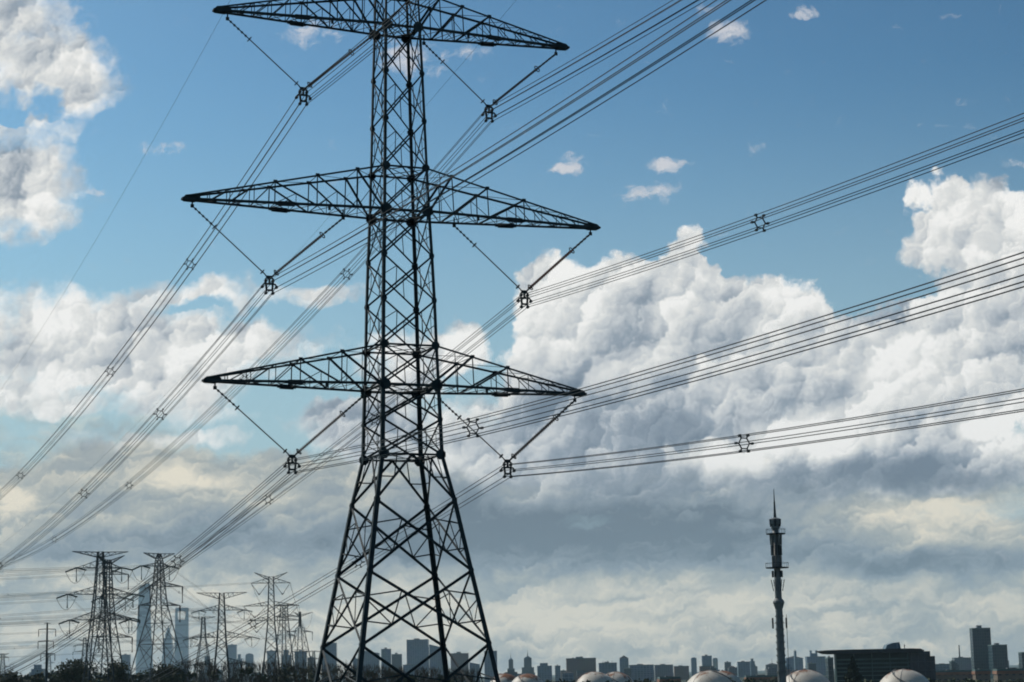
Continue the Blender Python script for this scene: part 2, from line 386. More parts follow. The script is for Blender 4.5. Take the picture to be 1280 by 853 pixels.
M['f_pale'] = facade('pale_concrete_facade', (.42,.41,.38), (.09,.10,.11), 4, 3.2, .38)
M['roof_dark'] = material('dark_roof', (.045,.05,.055), .7, .2)
M['roof_tin'] = material('orange_brown_roof', (.33,.17,.11), .7, .2, 0, .3, .1)
M['roof_red'] = material('dull_pink_roof', (.24,.14,.13), .8, .2, 0, .3, .1)
M['wall_pink'] = material('pale_pink_wall', (.36,.27,.24), .8, .2, 0, .25, .1)
M['glass_dark'] = material('dark_green_glass', (.016,.042,.042), .45, .2, 0, .3, .2)
M['slab'] = material('grey_green_slab', (.11,.17,.165), .7, .2, 0, .2, .3)
M['pole'] = material('grey_painted_mast', (.16,.18,.185), .6, .3, 0, .3, .8)
M['white'] = material('white_paint', (.75,.75,.72), .6, .2, 0, .05)

# ------------------------------------------------------------------ ground
g = MB(); S_ = 40000; N_ = 24
for i in range(N_):
    for j in range(N_):
        x0, x1 = -S_+2*S_*i/N_, -S_+2*S_*(i+1)/N_; y0, y1 = -S_+2*S_*j/N_, -S_+2*S_*(j+1)/N_
        g.poly([(x0,y0,0),(x1,y0,0),(x1,y1,0),(x0,y1,0)])
tag(g.build('ground', M['ground']), kind='structure')

# ------------------------------------------------------------------ the great transmission tower
TX, TY, YAW = -7.0515, 122.3784, R(22.1734)
TH = [(48.6,.95),(46.3,1.03),(44.0,1.10),(41.48,1.18),(38.34,1.277),(35.155,1.354),(32.035,1.432),(29.18,1.518),(26.27,1.632),(23.39,1.725),(20.487,1.79),
      (17.956,1.863),(15.813,1.928),(13.597,1.985),(10.737,2.560),(6.373,3.300),(1.93,4.068),(-4.6,5.18),(-11.0,6.27),(-17.0,7.30)]
TH = [(h+CAMZ, w) for h, w in TH]
tower = empty('transmission_tower', (TX, TY, 0), YAW,
    'huge dark steel lattice tower with three tiers of crossarms, much the nearest pylon', 'transmission tower')
CORN = [(-1,-1),(1,-1),(1,1),(-1,1)]
def tc_(lv, c): h, w = TH[lv]; return Vector((c[0]*w, c[1]*w, h))
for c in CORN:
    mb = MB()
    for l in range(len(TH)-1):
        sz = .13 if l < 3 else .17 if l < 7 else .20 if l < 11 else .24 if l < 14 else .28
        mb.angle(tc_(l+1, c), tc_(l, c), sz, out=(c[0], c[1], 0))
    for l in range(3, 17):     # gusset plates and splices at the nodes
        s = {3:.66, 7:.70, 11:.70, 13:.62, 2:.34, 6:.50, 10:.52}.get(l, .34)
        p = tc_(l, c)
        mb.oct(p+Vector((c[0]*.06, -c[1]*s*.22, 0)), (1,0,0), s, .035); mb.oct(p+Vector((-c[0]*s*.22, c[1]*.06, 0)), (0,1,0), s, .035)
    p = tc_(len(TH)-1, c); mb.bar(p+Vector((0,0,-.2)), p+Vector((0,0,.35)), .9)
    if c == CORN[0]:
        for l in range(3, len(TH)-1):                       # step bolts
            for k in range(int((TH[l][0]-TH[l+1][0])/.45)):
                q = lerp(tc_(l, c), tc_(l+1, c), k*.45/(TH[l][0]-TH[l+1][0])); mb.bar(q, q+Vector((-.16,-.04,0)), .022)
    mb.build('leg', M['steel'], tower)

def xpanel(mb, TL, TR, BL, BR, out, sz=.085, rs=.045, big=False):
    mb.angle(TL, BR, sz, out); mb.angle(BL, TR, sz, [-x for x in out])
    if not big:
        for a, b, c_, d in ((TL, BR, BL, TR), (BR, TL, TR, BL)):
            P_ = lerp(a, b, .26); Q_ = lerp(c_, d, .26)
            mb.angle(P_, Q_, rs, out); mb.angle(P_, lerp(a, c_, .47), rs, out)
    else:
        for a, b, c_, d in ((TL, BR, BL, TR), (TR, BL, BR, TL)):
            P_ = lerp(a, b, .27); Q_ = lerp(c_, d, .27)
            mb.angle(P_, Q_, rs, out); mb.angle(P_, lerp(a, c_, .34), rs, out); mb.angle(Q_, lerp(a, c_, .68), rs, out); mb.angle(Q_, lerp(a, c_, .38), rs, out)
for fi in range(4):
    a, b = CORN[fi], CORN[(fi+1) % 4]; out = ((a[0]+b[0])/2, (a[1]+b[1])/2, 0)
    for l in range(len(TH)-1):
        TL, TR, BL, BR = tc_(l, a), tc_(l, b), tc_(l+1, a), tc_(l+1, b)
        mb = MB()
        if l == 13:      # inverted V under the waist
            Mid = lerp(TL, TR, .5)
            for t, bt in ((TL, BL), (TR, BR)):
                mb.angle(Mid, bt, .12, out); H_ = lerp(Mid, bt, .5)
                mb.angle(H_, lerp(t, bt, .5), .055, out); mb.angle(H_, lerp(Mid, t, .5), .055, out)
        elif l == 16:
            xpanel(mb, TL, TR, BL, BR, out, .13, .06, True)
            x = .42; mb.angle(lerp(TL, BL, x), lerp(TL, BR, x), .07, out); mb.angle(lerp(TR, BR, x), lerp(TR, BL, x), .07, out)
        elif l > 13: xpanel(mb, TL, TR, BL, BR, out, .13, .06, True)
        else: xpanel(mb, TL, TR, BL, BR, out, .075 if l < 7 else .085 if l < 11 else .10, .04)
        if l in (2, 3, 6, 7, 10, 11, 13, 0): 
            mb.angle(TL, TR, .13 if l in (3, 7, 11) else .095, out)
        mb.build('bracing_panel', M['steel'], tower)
for l in (3, 7, 11, 13, 2, 6, 10):       # plan bracing
    mb = MB(); p = [tc_(l, c) for c in CORN]; m_ = [lerp(p[i], p[(i+1) % 4], .5) for i in range(4)]
    for i in range(4): mb.angle(m_[i], m_[(i+1) % 4], .07)
    mb.angle(p[0], p[2], .055); mb.angle(p[1]+Vector((0,0,-.06)), p[3]+Vector((0,0,-.06)), .055)
    if l in (3, 7, 11, 13):
        for q in m_: mb.plate(q, (0,0,1), .3, .3, .03, (0,1,0))
    mb.build('plan_bracing', M['steel'], tower)

def crossarm(side, lb, lt, span, nodes, ztip, outer):
    """lb, lt: tower levels of lower and upper chords; nodes: Pratt nodes as fractions from the tip"""
    arm = None
    tipw = .16
    tips = {s: Vector((side*span, s*tipw, ztip)) for s in (-1, 1)}
    web = MB()
    chords = []
    L = {}; U_ = {}
    for s in (-1, 1):
        lo_end = tc_(lb, (side, s)); up_end = tc_(lt, (side, s))
        T0 = tips[s]; T1 = T0+Vector((0, 0, .22))
        chords.append(('lower_chord', T0, lo_end, .15)); chords.append(('upper_chord', T1, up_end, .115))
        L[s] = lambda t, a=T0, b=lo_end: lerp(a, b, t)
        U_[s] = lambda t, a=T1, b=up_end: lerp(a, b, t)
        seq = list(outer)+list(nodes)+[1.0]
        up = Vector((0, s, 0))
        for i, t in enumerate(seq[:-1]):
            web.angle(U_[s](t), L[s](t), .055 if t in nodes else .04, up)
            nx = seq[i+1]
            if t in nodes:
                web.angle(U_[s](t), L[s](nx), .115 if i == len(seq)-2 else .09, up)
                mt = (t+nx)/2
                dm = lerp(U_[s](t), L[s](nx), .5)
                web.angle(dm, L[s](mt), .035, up); web.angle(dm, L[s](t), .035, up)
                if i == len(seq)-2: web.angle(dm, U_[s](mt), .035, up)
            else: web.angle(L[s](t), U_[s](nx), .045, up)
        for t in nodes: web.plate(U_[s](t)+up*.04, up, .26, .22, .03)
    seq = [0.0]+list(outer)+list(nodes)+[1.0]
    for i in range(len(seq)-1):
        t, nx = seq[i], seq[i+1]
        if t > .12: web.angle(L[-1](t), L[1](t), .05); web.angle(U_[-1](t), U_[1](t), .045)
        if nx > .2:
            sub = 2 if nx-t > .15 else 1
            for k in range(sub):
                a_, b_ = t+(nx-t)*k/sub, t+(nx-t)*(k+1)/sub
                web.angle(L[-1](a_), L[1](b_), .045); web.angle(L[1](a_)+Vector((0,0,.05)), L[-1](b_)+Vector((0,0,.05)), .045)
                if k: web.angle(L[-1](a_), L[1](a_), .04)
            web.angle(U_[-1](t), U_[1](nx), .04)
    arm = MB()
    for s in (-1, 1):
        T_ = tips[s]; yv = Vector((0, s*.03, 0)); pr = [(.20,.04),(.05,-.08),(-.60,-.11),(-.95,0),(-.95,.22),(-.6,.36),(-.05,.28)]
        a_ = [T_+Vector((side*x_, 0, z_)) for x_, z_ in pr]; arm.prism(a_, [q+yv for q in a_])
    arm.bar(tips[-1]+Vector((side*.12, -.08, .05)), tips[1]+Vector((side*.12, .08, .05)), .12)
    arm.bar(tips[-1]+Vector((-side*.55, 0, -.02)), tips[1]+Vector((-side*.55, 0, -.02)), .12)
    root = arm.build('crossarm', M['steel_dark'], tower)
    for n, p, q, w in chords:
        mb = MB(); mb.angle(p, q, w, (0, 1 if p.y > 0 else -1, -1 if n == 'lower_chord' else 1)); mb.build(n, M['steel'], root)
    web.build('web_bracing', M['steel'], root)
    for s in (-1, 1):
        sp = MB(); p_, q_ = L[s](.46), L[s](.545); m_ = (q_-p_)
        for w_, h_ in ((0, .30), (1, .18)):
            sp.bar(p_-m_*.18*w_, q_+m_*.18*w_, .09-w_*.012, h_, (0,0,1))
        sp.build('splice_plate', M['steel_dark'], root)
    pn = MB(); t = .72 if span > 13.5 else .68
    for s in (-1,): pn.bar(L[s](t)+Vector((0,0,.05)), L[s](t)+Vector((0,0,-.28)), .16, .06)
    pn.build('hanger_bracket', M['steel_dark'], root)
    return L
ARMS = {3:(12.0, 41.53, (.53,.71,.86), (.12,.22,.32,.43)), 7:(13.9, 29.22, (.444,.657,.86), (.12,.22,.34)), 11:(12.55, 17.98, (.53,.766), (.12,.25,.39))}
for lb, (span, zt, nd, ou) in ARMS.items():
    for side in (-1, 1): crossarm(side, lb, lb-1, span, nd, zt+CAMZ, ou)
for side in (-1, 1):       # earth wire arms at the head of the tower
    t = Vector((11.75 if side > 0 else -8.0, 0, 48.9+CAMZ)); mb = MB()
    for s in (-1, 1):
        mb.angle(t, tc_(0, (side, s)), .1); mb.angle(t, tc_(1, (side, s)), .1)
        for k in (.3, .5, .7, .85): mb.angle(lerp(t, tc_(0, (side, s)), k), lerp(t, tc_(1, (side, s)), k), .05); mb.angle(lerp(t, tc_(0, (side, s)), k), lerp(t, tc_(1, (side, s)), min(1, k+.17)), .045)
    for k in (.35, .6, .85): mb.angle(lerp(t, tc_(1, (side, -1)), k), lerp(t, tc_(1, (side, 1)), k), .05)
    mb.build('earth_wire_arm', M['steel'], tower)

# ------------------------------------------------------------------ insulators, clamps and conductors
EA = Vector((math.cos(YAW), math.sin(YAW), 0)); EB = Vector((-math.sin(YAW), math.cos(YAW), 0)); TC = Vector((TX, TY, CAMZ))
def tp(r, z, b=0.0): return TC+EA*r+EB*b+Vector((0, 0, z))
TIER = {'top':(3, 1.85, 40.85, 11.25, 41.1, 6.33, 37.0), 'middle':(7, 3.75, 28.75, 13.42, 28.85, 8.55, 24.65), 'lowest':(11, 2.58, 17.35, 11.95, 17.6, 7.12, 13.52)}
def vstring(side, tier):
    _, ri, zi, ro_, zo, ry, zy = TIER[tier]
    hand = 'left' if side < 0 else 'right'
    for inner in (True, False):
        r0, z0 = (ri, zi) if inner else (ro_, zo)
        a = tp(side*r0, z0); j = tp(side*(ry+(-.22 if inner else .22)), zy+.12)
        rising = (side < 0) == inner            # the pair that climbs to the right carries two rods
        root = empty('insulator_string', j, 0, None, 'insulator', 'V shaped insulator strings under the crossarms')
        lab = ('inner' if inner else 'outer')+' insulator of the '+hand+' V under the '+tier+' crossarm'
        root['label'] = lab
        n = (j-a).normalized(); Ln = (j-a).length; fr = .30 if Ln > 4 else .26
        lk = MB(); red = (tier == 'middle' and side > 0 and not inner)
        offs = (-.16, .16) if rising else (0,)
        p1 = a+n*Ln*fr
        for o in offs:
            lk.tube([a+EB*o*.3-j, p1+EB*o-j], .036, 5)
            for k in range(5): 
                q = lerp(a, p1, .15+k*.17)+EB*o*.6-j; lk.tube([q-n*.06, q+n*.06], .075, 6)
            if o > 0: lk.bar(p1+EB*offs[0]-j, p1+EB*offs[1]-j, .08)
            lk.bar(a+EB*o*.3-j-EB*.08, a+EB*o*.3-j+EB*.08, .10)
            lt_ = MB(); lt_.tube([lerp(p1, j, .95)+EB*o-j, EB*o*.5+Vector((0,0,-.02))], .04, 5); lt_.build('end_fitting', M['steel_dark'], root)
        lk.bar(a-j, a-j+Vector((0,0,.55)), .09, .05)
        lk.build('link_chain', M['steel_dark'], root)
        for o in offs:
            rb = MB(); q0, q1 = p1+EB*o-j, lerp(p1, j, .955)+EB*o-j; prof = [(0, .03)]
            R1 = .105 if rising else .072; N = 46
            for k in range(N):
                t = (k+.5)/N; rr = R1*(1 if k % 2 else .8); prof += [(t-.006, .03), (t, rr), (t+.006, .03)]
            prof.append((1, .03)); rb.lathe(q0, q1, prof, 8)
            rb.build('insulator_rod', M['rod_red'] if red else M['rod'], root)
        for t, rad in ((0.0, .19), (.93, .17)):
            rg = MB(); rg.ring(lerp(p1, j, t)-j, n, rad*(1.15 if rising else .9), .035); 
            rg.bar(lerp(p1, j, t)-j-EB*rad, lerp(p1, j, t)-j+EB*rad, .035)
            rg.build('corona_ring', M['steel_dark'], root)
        pl = MB(); pl.plate(a-j, EB, .22, .22, .05); pl.build('shackle', M['steel_dark'], root)
RB = .45
HEX = [(math.cos(math.pi/3*k), math.sin(math.pi/3*k)) for k in range(6)]
def clamp(side, tier):
    _, _, _, _, _, ry, zy = TIER[tier]; hand = 'left' if side < 0 else 'right'
    c = tp(side*ry, zy-.62)
    root = empty('suspension_clamp', c, YAW, 'six armed clamp at the foot of the '+hand+' V string under the '+tier+' crossarm', 'suspension clamp', 'suspension clamps at the foot of the V strings')
    y = MB()
    y.prism([(-.27,-.03,.72),(-.12,-.03,.5),(.12,-.03,.5),(.27,-.03,.72)], [(-.27,.03,.72),(-.12,.03,.5),(.12,.03,.5),(.27,.03,.72)])
    y.bar((0,0,.6), (0,0,.22), .11)
    for s in (-1, 1):
        y.tube([(s*.14,0,.60),(s*.26,0,.48),(s*.25,0,.28),(s*.17,0,.2)], .06, 6)
        y.bar((s*.22,0,.22), (s*.18,0,-.20), .11)
    y.bar((-.24,0,.2), (.24,0,.2), .11); y.bar((-.22,0,-.20), (.22,0,-.20), .11)
    y.build('yoke_plate', M['steel_dark'], root)
    for hx, hz in HEX:
        s = 1 if hx > 0 else -1; q = Vector((hx*RB, 0, hz*RB)); m = MB()
        if abs(hz) < .1: m.tube([(s*.2,0,.2),(s*.36,0,.18),(s*.46,0,.06),q], .055, 6)
        elif hz > 0: m.tube([(s*.25,0,.36),(s*.24,0,.42),q], .05, 6)
        else: m.bar((s*.19,0,-.2), q+Vector((0,0,.05)), .09)
        m.lathe(q+Vector((0,-.16,0)), q+Vector((0,.16,0)), [(0,.04),(.25,.10),(.75,.10),(1,.04)], 8)
        m.build('wire_clamp', M['steel_dark'], root)
FAR = {'LT':(-.1583,.4508e-3),'LM':(-.1394,.4282e-3),'RT':(-.1579,.3767e-3),'RM':(-.1274,.1516e-3),'LL':(-.1364,.3269e-3),'RL':(-.1308,.1154e-3)}
NEAR = {'RL':-.0723,'RM':-.0701,'RT':-.0756,'LM':-.0563,'LL':-.0601,'LT':-.0648}
def path(c, key):
    """height above / distance along for the span beyond the tower (s>0) and the one coming over the camera (s<0)"""
    def f(s):
        if s >= 0: d = R(22.1734)+.0075; return c+Vector((-math.sin(d), math.cos(d), 0))*s+Vector((0,0,FAR[key][0]*s+FAR[key][1]*s*s))
        s = -s; d = R(22.1734)-.0062; return c-Vector((-math.sin(d), math.cos(d), 0))*s+Vector((0,0,NEAR[key]*s+.3527e-3*s*s))
    return f
STN = [-180+6*k for k in range(30)]+[-3,-1,0,1,3]+[6*k for k in range(1, 64)]
for side in (-1, 1):
    for tier in ('top', 'middle', 'lowest'):
        vstring(side, tier); clamp(side, tier)
        key = ('L' if side < 0 else 'R')+{'top':'T','middle':'M','lowest':'L'}[tier]
        _, _, _, _, _, ry, zy = TIER[tier]; c = tp(side*ry, zy-.62); f = path(c, key)
        hand = 'left' if side < 0 else 'right'
        root = empty('conductor_bundle', c, 0, 'six wire bundle hung from the '+hand+' end of the '+tier+' crossarm', 'power line', 'six wire conductor bundles of the large tower')
        for hx, hz in HEX:
            mb = MB(); mb.tube([f(s)+EA*hx*RB+Vector((0,0,hz*RB))-c for s in STN], .0215, 5)
            mb.build('conductor_wire', M['wire'], root)
        for s in (-150,-112,-31.6,31.0,62.5,116,168.5,222,276,330):
            if s == -31.6 and (tier == 'top' or (tier == 'middle' and side < 0)): continue
            if s == 62.5 and tier == 'lowest' and side < 0: continue
            o = f(s)-c; m = MB()
            for k in range(6):
                a0, a1 = HEX[k], HEX[(k+1) % 6]; ri_ = .30
                m.bar(o+EA*a0[0]*ri_+Vector((0,0,a0[1]*ri_)), o+EA*a1[0]*ri_+Vector((0,0,a1[1]*ri_)), .052, .05, EB)
                m.bar(o+EA*a0[0]*ri_+Vector((0,0,a0[1]*ri_)), o+EA*a0[0]*(RB+.03)+Vector((0,0,a0[1]*(RB+.03))), .06, .05, EB)
                q = o+EA*a0[0]*RB+Vector((0,0,a0[1]*RB)); m.bar(q-EB*.08, q+EB*.08, .105, .105)
            m.build('spacer', M['steel_dark'], root)
for side, name in ((-1, 'left'), (1, 'right')):
    c = tp(11.75 if side > 0 else -8.0, 48.6); pts = []
    EWF = (-.1256, .1744e-3) if side > 0 else (-.1413, .3337e-3)
    for s in STN:
        if s >= 0: pts.append(c+EB*s+Vector((0,0,EWF[0]*s+EWF[1]*s*s))-c)
        else: pts.append(c+EB*s+Vector((0,0,-.06*-s+.3e-3*s*s))-c)
    root = empty('earth_wire', c, 0, ('thin single wire slanting down the open sky at far left' if side < 0 else 'faint single wire running down behind the tower from the small damper on it'), 'earth wire', 'single earth wires above the large tower')
    mb = MB(); mb.tube(pts, .011, 4); mb.build('strand', M['wire'], root)
    for s in (1.6, 2.6, -1.6):
        o = EB*s+Vector((0,0,EWF[0]*abs(s))); m = MB(); m.bar(o, o-Vector((0,0,.12)), .05)
        m.tube([o-EB*.25-Vector((0,0,.14)), o+EB*.25-Vector((0,0,.14))], [.05,.05], 6); m.build('vibration_damper', M['steel_dark'], root)

# ------------------------------------------------------------------ distant pylons
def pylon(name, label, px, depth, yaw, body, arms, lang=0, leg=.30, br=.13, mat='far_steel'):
    """body: (picture height, half width m) from the head down; arms: (y, left m, right m, depth m, kind, insulators)"""
    base = at(px, 800, depth); base.z = 0
    zy = lambda y: at(px, y, depth).z
    T = empty(name, base, R(yaw), label, 'pylon', 'lattice pylons in the distance')
    lv = [(zy(y), w) for y, w in body]; lv.append((0.0, lv[-1][1]+(lv[-1][1]-lv[-2][1])/max(.1, lv[-2][0]-lv[-1][0])*lv[-1][0]))
    def hw(z):
        for (z0, w0), (z1, w1) in zip(lv, lv[1:]):
            if z >= z1: return w0+(w1-w0)*(z0-z)/max(1e-6, z0-z1)
        return lv[-1][1]
    for cx, cy in CORN:
        mb = MB()
        for (z0, w0), (z1, w1) in zip(lv, lv[1:]): mb.bar((cx*w1, cy*w1, z1), (cx*w0, cy*w0, z0), leg*(1.25 if z0 < lv[0][0]*.6 else 1))
        mb.build('leg', M[mat], T)
    mb = MB(); z = lv[0][0]
    while z > .5:
        st = max(1.8, hw(z)*2.1); z2 = max(0, z-st)
        for i in range(4):
            a, b = CORN[i], CORN[(i+1) % 4]; w0, w1 = hw(z), hw(z2)
            mb.bar((a[0]*w0, a[1]*w0, z), (b[0]*w1, b[1]*w1, z2), br); mb.bar((b[0]*w0, b[1]*w0, z), (a[0]*w1, a[1]*w1, z2), br)
            if random.random() < .4 or st > 5: mb.bar((a[0]*w0, a[1]*w0, z), (b[0]*w0, b[1]*w0, z), br)
        z = z2
    mb.build('lattice_bracing', M[mat], T)
    tips = []
    for (y, l, r, dp, kind, ins) in arms:
        za = zy(y)
        for s, span in ((-1, l), (1, r)):
            if span <= 0: continue
            m = MB(); w = hw(za)
            if kind == 'under': t = Vector((s*span, 0, za+.2)); e0, e1 = za, za-dp
            elif kind == 'horn': t = Vector((s*span, 0, za+dp)); e0, e1 = za-.2, za-1.4
            else: t = Vector((s*span, 0, za)); e0, e1 = za+dp, za
            for cy in (-1, 1):
                A_, B_ = Vector((s*hw(e0), cy*hw(e0), e0)), Vector((s*hw(e1), cy*hw(e1), e1))
                m.bar(t, A_, br*1.35); m.bar(t, B_, br*1.5)
                n_ = max(3, int(span/2))
                for k in range(1, n_):
                    m.bar(lerp(t, A_, k/n_), lerp(t, B_, k/n_), br*.7); m.bar(lerp(t, A_, k/n_), lerp(t, B_, min(1, (k+1)/n_)), br*.7)
            for k in range(1, 4): m.bar(lerp(t, (s*w, -w, e1), k/4), lerp(t, (s*w, w, e1), k/4), br*.7)
            m.build('crossarm', M[mat], T)
            if ins == 'strain':
                for sy in (-1, 1):
                    m = MB(); a, b = t+Vector((0, sy*.4, 0)), t+Vector((s*.2-math.sin(R(lang))*sy*5.6, math.cos(R(lang))*sy*5.6, -1.0))
                    prof = []
                    for k in range(14): prof += [(k/14, .12), (k/14+.035, .27)]
                    prof.append((1, .1)); m.lathe(a, b, prof, 6); m.build('insulator_string', M['green_glass'], T)
                m = MB(); m.tube([t+Vector((s*.3-math.sin(R(lang))*5.2*c_, math.cos(R(lang))*5.2*c_, -1.1-3.6*(1-c_*c_))) for c_ in (-1,-.75,-.45,-.15,.15,.45,.75,1)], .07, 5); m.build('jumper_wire', M['wire'], T)
                m = MB(); m.lathe(t, t+Vector((0,0,-4.2)), [(0,.05),(.1,.16),(.5,.1),(.8,.16),(1,.22)], 6); m.build('insulator_string', M['green_glass'], T)
            elif ins == 'V':
                for q in (t, Vector((s*(w+.2), 0, za))):
                    m = MB(); e = Vector((s*(w+span)*.53, 0, za-4.4)); m.lathe(q, e, [(0,.04),(.15,.11),(.85,.11),(1,.25)], 6); m.build('insulator_string', M['rod'], T)
            elif ins == 'drop':
                m = MB(); m.lathe(t, t+Vector((0,0,-5)), [(0,.2),(.1,.28),(.5,.14),(.9,.14),(1,.3)], 6); m.build('insulator_string', M['rod'], T)
            tips.append((T, t))
    return T, [T.matrix_basis @ t for _, t in tips]
PY = {}
PY['a'] = pylon('lattice_pylon', 'dark pylon with wide flat top bar, the left one of the overlapping pair', 124, 600, 24,
   [(690,.75),(743,1.55),(775,2.2),(853,3.9)], [(690.5,8.6,8.6,1.5,'under',None),(710,7.2,6.6,2.2,'tri','strain'),(743,9.8,10.2,2.4,'tri','strain'),(775,9.0,9.0,2.4,'tri','strain')], leg=.34, mat='steel', lang=22)
PY['b'] = pylon('lattice_pylon', 'pylon partly hidden by the flat topped one, its arms swept up right', 134, 660, 38,
   [(700,.7),(745,1.3),(775,1.9),(853,4.4)], [(700,4.2,6.0,1.6,'horn',None),(718,3.0,7.5,1.4,'tri','drop'),(748,3.0,6.5,1.6,'tri','strain'),(773,4.0,9.0,1.6,'tri','strain'),(797,3.0,9.2,1.4,'tri','drop')], leg=.30, mat='steel')
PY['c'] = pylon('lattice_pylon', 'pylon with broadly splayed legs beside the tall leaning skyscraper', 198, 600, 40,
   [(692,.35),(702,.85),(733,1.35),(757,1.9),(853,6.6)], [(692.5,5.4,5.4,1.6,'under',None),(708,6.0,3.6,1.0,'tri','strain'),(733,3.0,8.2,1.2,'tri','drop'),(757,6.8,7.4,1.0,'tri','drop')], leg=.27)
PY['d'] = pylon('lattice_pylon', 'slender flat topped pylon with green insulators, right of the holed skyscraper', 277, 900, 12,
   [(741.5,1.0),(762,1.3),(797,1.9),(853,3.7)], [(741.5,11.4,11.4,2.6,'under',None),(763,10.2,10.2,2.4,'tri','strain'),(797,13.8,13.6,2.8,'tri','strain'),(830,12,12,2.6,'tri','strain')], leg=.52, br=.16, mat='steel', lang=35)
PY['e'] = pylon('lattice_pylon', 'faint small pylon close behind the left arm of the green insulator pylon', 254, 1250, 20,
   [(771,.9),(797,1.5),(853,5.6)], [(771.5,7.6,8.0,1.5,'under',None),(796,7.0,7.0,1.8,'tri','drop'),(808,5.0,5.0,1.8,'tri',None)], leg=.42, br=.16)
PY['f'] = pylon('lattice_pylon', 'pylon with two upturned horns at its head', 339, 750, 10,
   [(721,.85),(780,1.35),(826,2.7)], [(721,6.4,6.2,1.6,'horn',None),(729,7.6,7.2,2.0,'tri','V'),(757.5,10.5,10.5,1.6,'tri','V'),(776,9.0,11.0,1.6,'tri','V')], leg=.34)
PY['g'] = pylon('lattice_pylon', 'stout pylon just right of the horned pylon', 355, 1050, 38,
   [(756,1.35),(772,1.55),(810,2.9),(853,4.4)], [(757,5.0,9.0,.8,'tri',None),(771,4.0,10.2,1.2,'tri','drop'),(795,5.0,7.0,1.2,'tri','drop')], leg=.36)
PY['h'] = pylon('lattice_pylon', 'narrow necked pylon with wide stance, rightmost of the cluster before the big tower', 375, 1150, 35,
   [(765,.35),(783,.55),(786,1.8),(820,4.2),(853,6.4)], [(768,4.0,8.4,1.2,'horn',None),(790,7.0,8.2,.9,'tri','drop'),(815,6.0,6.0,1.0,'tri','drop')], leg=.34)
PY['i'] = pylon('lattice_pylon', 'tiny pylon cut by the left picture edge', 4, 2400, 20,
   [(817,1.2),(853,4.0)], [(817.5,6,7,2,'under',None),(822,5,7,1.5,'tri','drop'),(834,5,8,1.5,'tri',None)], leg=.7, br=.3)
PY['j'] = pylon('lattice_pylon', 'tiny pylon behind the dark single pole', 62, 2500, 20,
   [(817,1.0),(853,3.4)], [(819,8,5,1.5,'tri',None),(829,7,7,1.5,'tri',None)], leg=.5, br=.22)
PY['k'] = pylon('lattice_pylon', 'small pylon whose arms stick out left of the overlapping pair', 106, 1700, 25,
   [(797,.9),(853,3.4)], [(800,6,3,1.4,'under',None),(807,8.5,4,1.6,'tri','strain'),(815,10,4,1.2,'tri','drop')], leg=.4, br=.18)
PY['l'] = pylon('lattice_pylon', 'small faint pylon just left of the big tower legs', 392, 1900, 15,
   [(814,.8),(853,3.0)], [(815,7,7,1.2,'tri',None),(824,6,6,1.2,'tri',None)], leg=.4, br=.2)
# single pole mast
b_ = at(58, 840, 620); b_.z = 0
T = empty('steel_pole', b_, R(8), 'dark tapered single pole carrying three short crossarms, far left', 'power pole')
zz = lambda y: at(58, y, 620).z
m = MB(); m.lathe((0,0,0), (0,0,zz(779)), [(0,.62),(1,.24)], 10); m.build('pole', M['steel'], T)
for y, l, r in ((779.5,1.0,1.0),(787,2.6,2.6),(802,2.7,2.0),(817.5,1.8,2.5)):
    m = MB(); m.bar((-l,0,zz(y)), (0,0,zz(y)+.15), .22); m.bar((0,0,zz(y)+.15), (r,0,zz(y)), .22); m.build('crossarm', M['steel'], T)
    if y > 780:
        for x_ in (-l, r):
            m = MB(); m.lathe((x_,0,zz(y)), (x_,0,zz(y)-2.2), [(0,.05),(.1,.12),(.9,.12),(1,.18)], 6); m.build('insulator_string', M['rod'], T)

def far_wire(p, q, sag, label, r=.055, sp=(), group='wires strung between the distant pylons'):
    p, q = Vector(p), Vector(q); pts = [lerp(p, q, t/20)-Vector((0,0,sag*4*(t/20)*(1-t/20))) for t in range(21)]
    root = empty('distant_wire', p, 0, label, 'power line', group)
    for off in (-.2, .2):
        m = MB(); m.tube([x-p+Vector((0,0,off)) for x in pts], r, 4); m.build('wire', M['wire'], root)
    for t in sp:
        x = lerp(p, q, t)-Vector((0,0,sag*4*t*(1-t)))-p; m = MB(); m.ring(x, (q-p), .32, .07, 6, 4); m.build('spacer', M['steel'], root)
ends = {'a':[((-330, 470), 2), ('d', 8)], 'b':[((-400, 560), 3)], 'c':[((-420, 560), 4), ('g', 6)], 'd':[((-520, 640), 5)], 'f':[((-560, 560), 5), ('h', 5)], 'e':[((-640,900), 6)]}
LB = {'a':'wire slung from the left pylon of the overlapping pair','b':'wire slung from the pylon hidden in the overlapping pair','c':'wire slung from the splayed leg pylon by the skyscraper','d':'wire slung from the green insulator pylon','f':'wire slung from the horned pylon','e':'wire slung from the faint small pylon'}
for k, lst in ends.items():
    T, tips = PY[k]
    for dest, sag in lst:
        for i, t in enumerate(tips):
            if i < 2 or (i % 2 and not isinstance(dest, str) and k != 'a'): continue
            if isinstance(dest, str):
                t2 = PY[dest][1]; q = t2[i % len(t2)]
            else: q = Vector((dest[0]+(t.x-T.location.x)*.3, dest[1]+(t.y-T.location.y)+(12 if i % 2 else -8), t.z-2))
            far_wire(t, q, sag*1.2, LB[k], .035 if k in 'abcf' else .045, (.18, .42, .7) if i in (2, 4, 5) else ())

